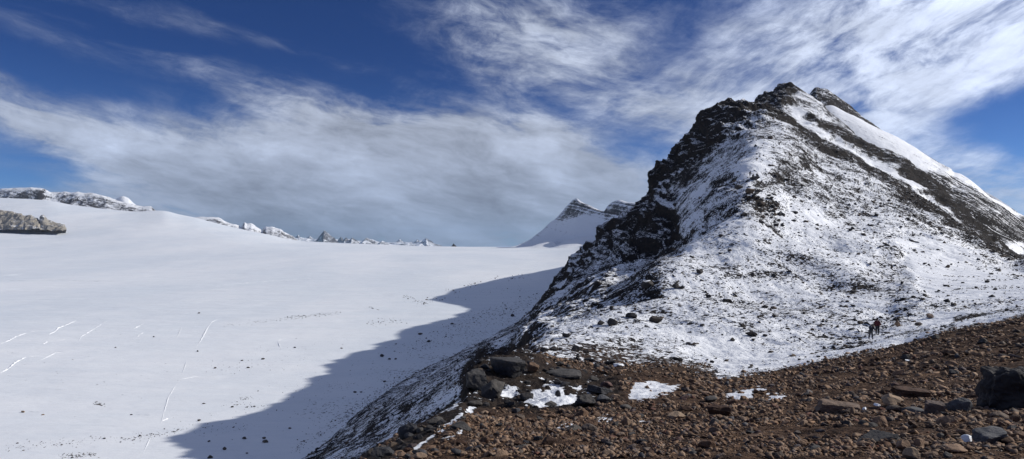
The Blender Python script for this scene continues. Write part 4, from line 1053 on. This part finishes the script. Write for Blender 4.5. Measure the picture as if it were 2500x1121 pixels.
walk = dict(head=(.0, .05, 1.63), neck=(0, .01, 1.47), chest=(0, 0, 1.28), pelvis=(0, 0, .95), shl=(-.19, 0, 1.40), shr=(.19, 0, 1.40), ell=(-.25, -.04, 1.12), elr=(.25, .0, 1.12), wrl=(-.22, .12, .93), wrr=(.22, .16, .95),
            hpl=(-.10, 0, .88), hpr=(.10, 0, .88), knl=(-.11, .10, .50), knr=(.10, -.02, .48), anl=(-.11, .16, .10), anr=(.10, -.22, .12), ftl=(-.12, .29, .05), ftr=(.11, -.09, .04))
stoop = dict(head=(.06, .38, 1.50), neck=(.04, .27, 1.38), chest=(.02, .17, 1.23), pelvis=(0, 0, .93), face=(.1, .8, -.5), shl=(-.18, .18, 1.33), shr=(.21, .18, 1.33), ell=(-.22, .24, 1.06), elr=(.26, .26, 1.08), wrl=(-.14, .42, .93), wrr=(.18, .46, .96),
             hpl=(-.11, 0, .87), hpr=(.11, 0, .87), knl=(-.14, .06, .47), knr=(.14, .09, .50), anl=(-.16, -.06, .09), anr=(.17, .05, .12), ftl=(-.17, .08, .04), ftr=(.19, .19, .06))
sit = dict(head=(.0, .12, .80), neck=(0, .08, .64), chest=(0, .05, .46), pelvis=(0, 0, .14), shl=(-.19, .05, .57), shr=(.19, .05, .57), ell=(-.25, .16, .34), elr=(.25, .16, .34), wrl=(-.14, .34, .34), wrr=(.14, .34, .34),
           hpl=(-.10, .04, .12), hpr=(.10, .04, .12), knl=(-.14, .42, .30), knr=(.14, .42, .30), anl=(-.14, .62, -.08), anr=(.14, .62, -.08), ftl=(-.15, .76, -.12), ftr=(.15, .76, -.12))
lean = dict(walk, head=(.0, .22, 1.60), neck=(0, .14, 1.46), chest=(0, .08, 1.27), wrl=(-.16, .50, 1.10), wrr=(.16, .52, 1.12), ell=(-.24, .24, 1.14), elr=(.24, .24, 1.14), anl=(-.12, .05, .09), anr=(.12, -.06, .09), ftl=(-.13, .19, .05), ftr=(.13, .08, .05), knl=(-.12, .07, .5), knr=(.12, .03, .5))
def person_at(u, v, hpx_m, yaw, J, label, top, bot, dz=0, **kw):
    h_ = on_ridge(u, v)
    if h_ is None: return
    r = make_person(Vector(h_) + Vector((0, 0, dz)), yaw, J, label, top, bot, **kw)
    # scale a little so that the figure keeps the height it has on the slope
    s_ = hpx_m * float(h_[1]) / F / 1.74; s_ = min(max(s_, .9), 1.12); r.scale = (s_, s_, s_)
    print('person', label[:30], h_, s_)
    return r
def stand_on_slope(r):
    pass
person_at(2126, 829, 40, R(-62), stoop, 'hiker in black jacket and grey trousers stooping under a dark backpack', M_BLK, M_TRS, pack=True)
person_at(2142, 818, 41, R(-35), walk, 'hiker in red jacket and dark trousers walking just ahead of the stooping one', M_RED, M_DTR, pack=False, hat=True)
person_at(1830, 432, 15, R(-80), lean, 'dark standing figure leaning on poles at the left of the resting party', M_BLK, M_DTR, pack=True, pole=True)
ped = rock_at(1843, 434, 28, 11, 'dark rock pedestal the resting party sits on', M_DARK, q='m', i=3, tilt=.04, sink=.2, yaw=.2)
bpy.context.view_layer.update()
def on_top(o, x, y):
    """the height of a rock's top over a place"""
    best = -1e9; me = o.data
    W = [o.matrix_world @ v.co for v in me.vertices]
    for p in me.polygons:
        a, b_, c_ = [W[i] for i in p.vertices]
        den = (b_.y - c_.y) * (a.x - c_.x) + (c_.x - b_.x) * (a.y - c_.y)
        if abs(den) < 1e-9: continue
        l1 = ((b_.y - c_.y) * (x - c_.x) + (c_.x - b_.x) * (y - c_.y)) / den; l2 = ((c_.y - a.y) * (x - c_.x) + (a.x - c_.x) * (y - c_.y)) / den
        if l1 >= 0 and l2 >= 0 and l1 + l2 <= 1: best = max(best, l1 * a.z + l2 * b_.z + (1 - l1 - l2) * c_.z)
    return best
upr = dict(sit, head=(0, .08, .92), neck=(0, .05, .76), chest=(0, .03, .56), shl=(-.19, .03, .69), shr=(.19, .03, .69), ell=(-.25, .10, .44), elr=(.25, .10, .44))
for dx, yw, J_, lb, pk in ((-.55, 150, sit, 'dark figure sitting low on the rock pedestal, middle of the resting party', False), (.65, 200, upr, 'dark figure sitting upright on the rock pedestal, right of the resting party', True)):
    x_, y_ = ped.location.x + dx, ped.location.y - .1
    z_ = on_top(ped, x_, y_)
    if z_ < -1e8: z_ = ped.location.z
    r_ = make_person(Vector((x_, y_, z_ - .02)), R(yw), J_, lb, M_BLK, M_DTR, pack=pk); r_.scale = (1.1, 1.1, 1.1)

# small stone pile on the snow above the outcrop
h_ = on_ridge(1410, 880)
if h_ is not None:
    d = float(h_[1]); root = bpy.data.objects.new('cairn', None); COL.objects.link(root); root.location = h_
    tagit(root, 'small dark pile of stacked stones on patchy snow above the outcrop', 'cairn')
    z_ = 0
    for k, (w_, hh) in enumerate(((20, 6), (15, 5), (11, 5), (8, 4))):
        me = lib('m', (k * 3) % 16, M_GREY); src = MEDIUM[(k * 3) % 16][0]; eh = float(src[:, 2].max() - src[:, 2].min())
        o = bpy.data.objects.new('stacked_stone', me); COL.objects.link(o); o.parent = root
        o.scale = (w_ * d / F, w_ * .9 * d / F, hh * d / F / eh); o.location = (random.uniform(-.02, .02), 0, z_ + hh * d / F * .45); o.rotation_euler = (0, 0, k * 1.3); z_ += hh * d / F * .82
print('people', time.time() - T0)
HAZE, HZB = 1.6e-5, -900.0
# ------------------------------------------------------------------ sky, sun, camera
SUN_AZ, SUN_EL = 80.0, 31.3
sd = Vector((math.sin(R(SUN_AZ)) * math.cos(R(SUN_EL)), math.cos(R(SUN_AZ)) * math.cos(R(SUN_EL)), math.sin(R(SUN_EL))))
L = bpy.data.lights.new('sun', 'SUN'); L.energy = 4.3; L.angle = R(.53); L.color = (1.0, .965, .90)
so = bpy.data.objects.new('sun', L); COL.objects.link(so); so.rotation_euler = (-sd).to_track_quat('-Z', 'Y').to_euler()

w = bpy.data.worlds.new('World'); scn.world = w; w.use_nodes = True
t = NT(w.node_tree); bg = t.n['Background']
geo = t.node('ShaderNodeNewGeometry')
D = t.vm('SCALE', geo.outputs['Incoming'], scale=-1.0)
D = t.node('ShaderNodeTexCoord').outputs['Generated']
s = t.node('ShaderNodeSeparateXYZ'); t.l.new(D, s.inputs[0])
X, Y, Z = s.outputs
az_ = t.m('ARCTAN2', X, Y)
hz = t.m('SQRT', t.m('ADD', t.m('MULTIPLY', X, X), t.m('MULTIPLY', Y, Y)))
el_ = t.m('ARCTAN2', Z, hz)
sky = t.node('ShaderNodeTexSky', sky_type='NISHITA'); sky.sun_disc = False
sky.sun_elevation = R(SUN_EL); sky.sun_rotation = R(SUN_AZ); sky.altitude = 2900; sky.air_density = 1.0; sky.dust_density = .3; sky.ozone_density = 2.0
t.l.new(t.vec(X, Y, t.m('MAXIMUM', Z, .012)), sky.inputs[0])
tint = t.mix(t.ss(el_, .02, .30), rgb(.30, .49, .80), rgb(.155, .295, .59))
base = t.mix(1.0, sky.outputs[0], tint, 'MULTIPLY')
STR = .10
def AE(u, v):
    a = math.atan((u - U0) / F); return a, math.atan((V0 - v) / F * math.cos(a))
# flow coordinates: a warped az/el plane
P_ = t.vec(az_, t.m('MULTIPLY', el_, 2.0), 0.)
warp = t.noise(P_, 3.0, 4, .5, color=True)
warp = t.vm('SUBTRACT', warp, (.5, .5, .5))
def blob(u, v, su, sv, rot, amp, pwr=1.0):
    """soft bank of cloud round a direction, sizes in picture-unit angles"""
    a, e = AE(u, v)
    ws = t.node('ShaderNodeSeparateXYZ'); t.l.new(warp, ws.inputs[0])
    dx = t.m('ADD', t.m('SUBTRACT', az_, a), t.m('MULTIPLY', ws.outputs[0], .16)); dy = t.m('ADD', t.m('SUBTRACT', el_, e), t.m('MULTIPLY', ws.outputs[1], .10))
    c, s_ = math.cos(R(rot)), math.sin(R(rot))
    x = t.m('ADD', t.m('MULTIPLY', dx, c), t.m('MULTIPLY', dy, s_)); y = t.m('SUBTRACT', t.m('MULTIPLY', dy, c), t.m('MULTIPLY', dx, s_))
    q = t.m('ADD', t.m('POWER', t.m('ABSOLUTE', t.m('DIVIDE', x, su / F)), 2.0), t.m('POWER', t.m('ABSOLUTE', t.m('DIVIDE', y, sv / F)), 2.0))
    return t.m('MULTIPLY', t.m('EXPONENT', t.m('MULTIPLY', q, -1.0)), amp)
def total(bl):
    r = None
    for b in bl:
        o = blob(*b); r = o if r is None else t.m('ADD', r, o)
    return r
mask = total([
 (1000, 480, 700, 130, 0, .95), (1150, 370, 300, 105, -14, .62), (820, 300, 260, 60, -12, .42), (170, 320, 200, 36, -14, .95), (620, 400, 330, 60, -4, .45),
 (1500, 190, 360, 130, -22, .62), (1250, 110, 230, 120, -40, .35), (2000, 130, 430, 130, 16, .62), (2250, 230, 380, 80, 14, .50), (1700, 40, 600, 80, 0, .25),
 (2420, 440, 300, 90, -15, .80), (2400, 150, 260, 90, 0, .45), (600, 330, 300, 50, 0, .3), (1350, 330, 260, 60, 10, .4), (2300, 20, 300, 60, 0, .45), (1480, 440, 180, 50, -5, .5), (120, 100, 160, 34, -18, .26), (330, 35, 260, 24, -6, .24), (450, 180, 260, 34, -18, .28), (640, 90, 330, 22, -12, .16), (950, 60, 200, 30, -10, .06),
 (400, 540, 1200, 60, 0, .34), (850, 480, 560, 110, 0, .55), (1300, 420, 260, 80, 0, .35), (1250, 600, 1600, 45, 0, .35), (0, 215, 260, 14, -4, .2),
])
mask = t.m('SUBTRACT', mask, total([(1540, 350, 110, 55, -30, .6), (2480, 250, 130, 60, -20, .5), (60, 450, 110, 26, -8, .45), (1380, 265, 90, 30, -35, .4), (1620, 120, 120, 60, 30, .25), (2350, 330, 200, 40, -20, .25)]))
def flow(rot, sx, sy, wa):
    c, s_ = math.cos(R(rot)), math.sin(R(rot))
    x = t.m('ADD', t.m('MULTIPLY', az_, c), t.m('MULTIPLY', el_, s_)); y = t.m('SUBTRACT', t.m('MULTIPLY', el_, c), t.m('MULTIPLY', az_, s_))
    return t.vm('ADD', t.vec(t.m('MULTIPLY', x, sx), t.m('MULTIPLY', y, sy), 0.), t.vm('SCALE', warp, scale=wa))
f1 = t.noise(flow(-12, 4.2, 8.0, 1.1), 1.0, 13, .70, dist=.3)
f2 = t.noise(flow(22, 4.5, 9.0, 1.0), 1.0, 11, .66, dist=.25)
f3 = t.noise(flow(-5, 4.0, 24.0, 1.0), 1.0, 11, .66, dist=.2)
f4 = t.noise(flow(-10, 12.0, 46.0, 2.0), 1.0, 8, .62, dist=.2)
f5 = t.noise(flow(24, 14.0, 40.0, 2.0), 1.0, 8, .62, dist=.2)
side = t.ss(az_, -.02, .55)
low = t.ss(el_, .16, .06)
n = t.mixf(side, f1, f2)
n = t.mixf(t.m('MULTIPLY', low, .8), n, f3)
dens = t.m('ADD', t.m('MULTIPLY', mask, .95), t.m('MULTIPLY', t.m('SUBTRACT', n, .5), t.m('ADD', .6, t.m('MULTIPLY', t.m('MINIMUM', mask, 1.0), t.mixf(side, 2.3, 2.8)))))
dens = t.m('ADD', dens, t.m('MULTIPLY', t.m('SUBTRACT', t.mixf(side, f4, f5), .5), t.m('MULTIPLY', t.m('MINIMUM', mask, 1.0), 2.0)))
dens = t.m('MULTIPLY', t.ss(dens, .08, 1.15), .95)
over = t.m('MULTIPLY', t.ss(el_, .36, .75), t.lin(n, .3, .7, .18, .5))  # cloud veil added overhead, out of view, to lift the sky fill
dens = t.m('MAXIMUM', dens, over)
# cloud colour: greyer low down, brighter towards the sun
dot = t.node('ShaderNodeVectorMath', operation='DOT_PRODUCT'); t.l.new(D, dot.inputs[0]); dot.inputs[1].default_value = tuple(sd)
glow = t.m('POWER', t.m('MAXIMUM', dot.outputs['Value'], 0.0), 2.0)
cn = t.noise(flow(-12, 4.0, 12.0, 1.2), 1.0, 10, .62)
lum = t.m('ADD', t.m('ADD', .50, t.m('MULTIPLY', glow, .72)), t.m('MULTIPLY', t.m('SUBTRACT', cn, .5), 1.0))
lum = t.m('MULTIPLY', lum, t.lin(t.mixf(side, f4, f5), .35, .65, .88, 1.12))
lum = t.m('MULTIPLY', lum, t.lin(n, .35, .65, .85, 1.12))
lum = t.m('MULTIPLY', lum, t.lin(el_, 0.0, .14, .72, 1.0))
cc_ = t.mix(t.ss(el_, .02, .22), rgb(.68, .82, 1.10), rgb(.82, .92, 1.15))
cl = t.vm('SCALE', cc_, scale=t.m('DIVIDE', lum, STR))
colr = t.mix(dens, base, cl)
t.l.new(colr, bg.inputs[0]); bg.inputs[1].default_value = STR
w.cycles.sampling_method = 'MANUAL'; w.cycles.sample_map_resolution = 512

# thin mountain air
if HAZE:
    bm = bmesh.new(); bmesh.ops.create_cube(bm, size=1.0)
    for v in bm.verts: v.co = Vector((v.co.x * 52000, v.co.y * 32000 + 11500, 690 if v.co.z > 0 else HZB))
    me = bpy.data.meshes.new('haze'); bm.to_mesh(me); bm.free()
    ho = bpy.data.objects.new('haze', me); COL.objects.link(ho); tagit(ho, kind='stuff')
    hm = bpy.data.materials.new('mountain_air'); hm.use_nodes = True; nt_ = hm.node_tree; nt_.nodes.clear()
    pv_ = nt_.nodes.new('ShaderNodeVolumePrincipled'); pv_.inputs['Color'].default_value = (.62, .78, 1.0, 1); pv_.inputs['Density'].default_value = HAZE; pv_.inputs['Anisotropy'].default_value = .2
    mo_ = nt_.nodes.new('ShaderNodeOutputMaterial'); nt_.links.new(pv_.outputs[0], mo_.inputs['Volume']); me.materials.append(hm)
    scn.cycles.volume_bounces = 0
cam = bpy.data.cameras.new('camera'); co = bpy.data.objects.new('camera', cam); COL.objects.link(co)
co.location = (0, 0, 0); co.rotation_euler = (R(90), 0, 0)
cam.sensor_width = 36; cam.lens = 36 * F / 2500; cam.shift_y = (V0 - 560.5) / 2500
cam.clip_start = .1; cam.clip_end = 200000
scn.camera = co
vs = scn.view_settings; vs.view_transform = 'Standard'; vs.look = 'None'; vs.gamma = 1; vs.exposure = 0; vs.use_curve_mapping = False
scn.cycles.max_bounces = 6; scn.cycles.use_denoising = True
print('done', time.time() - T0)
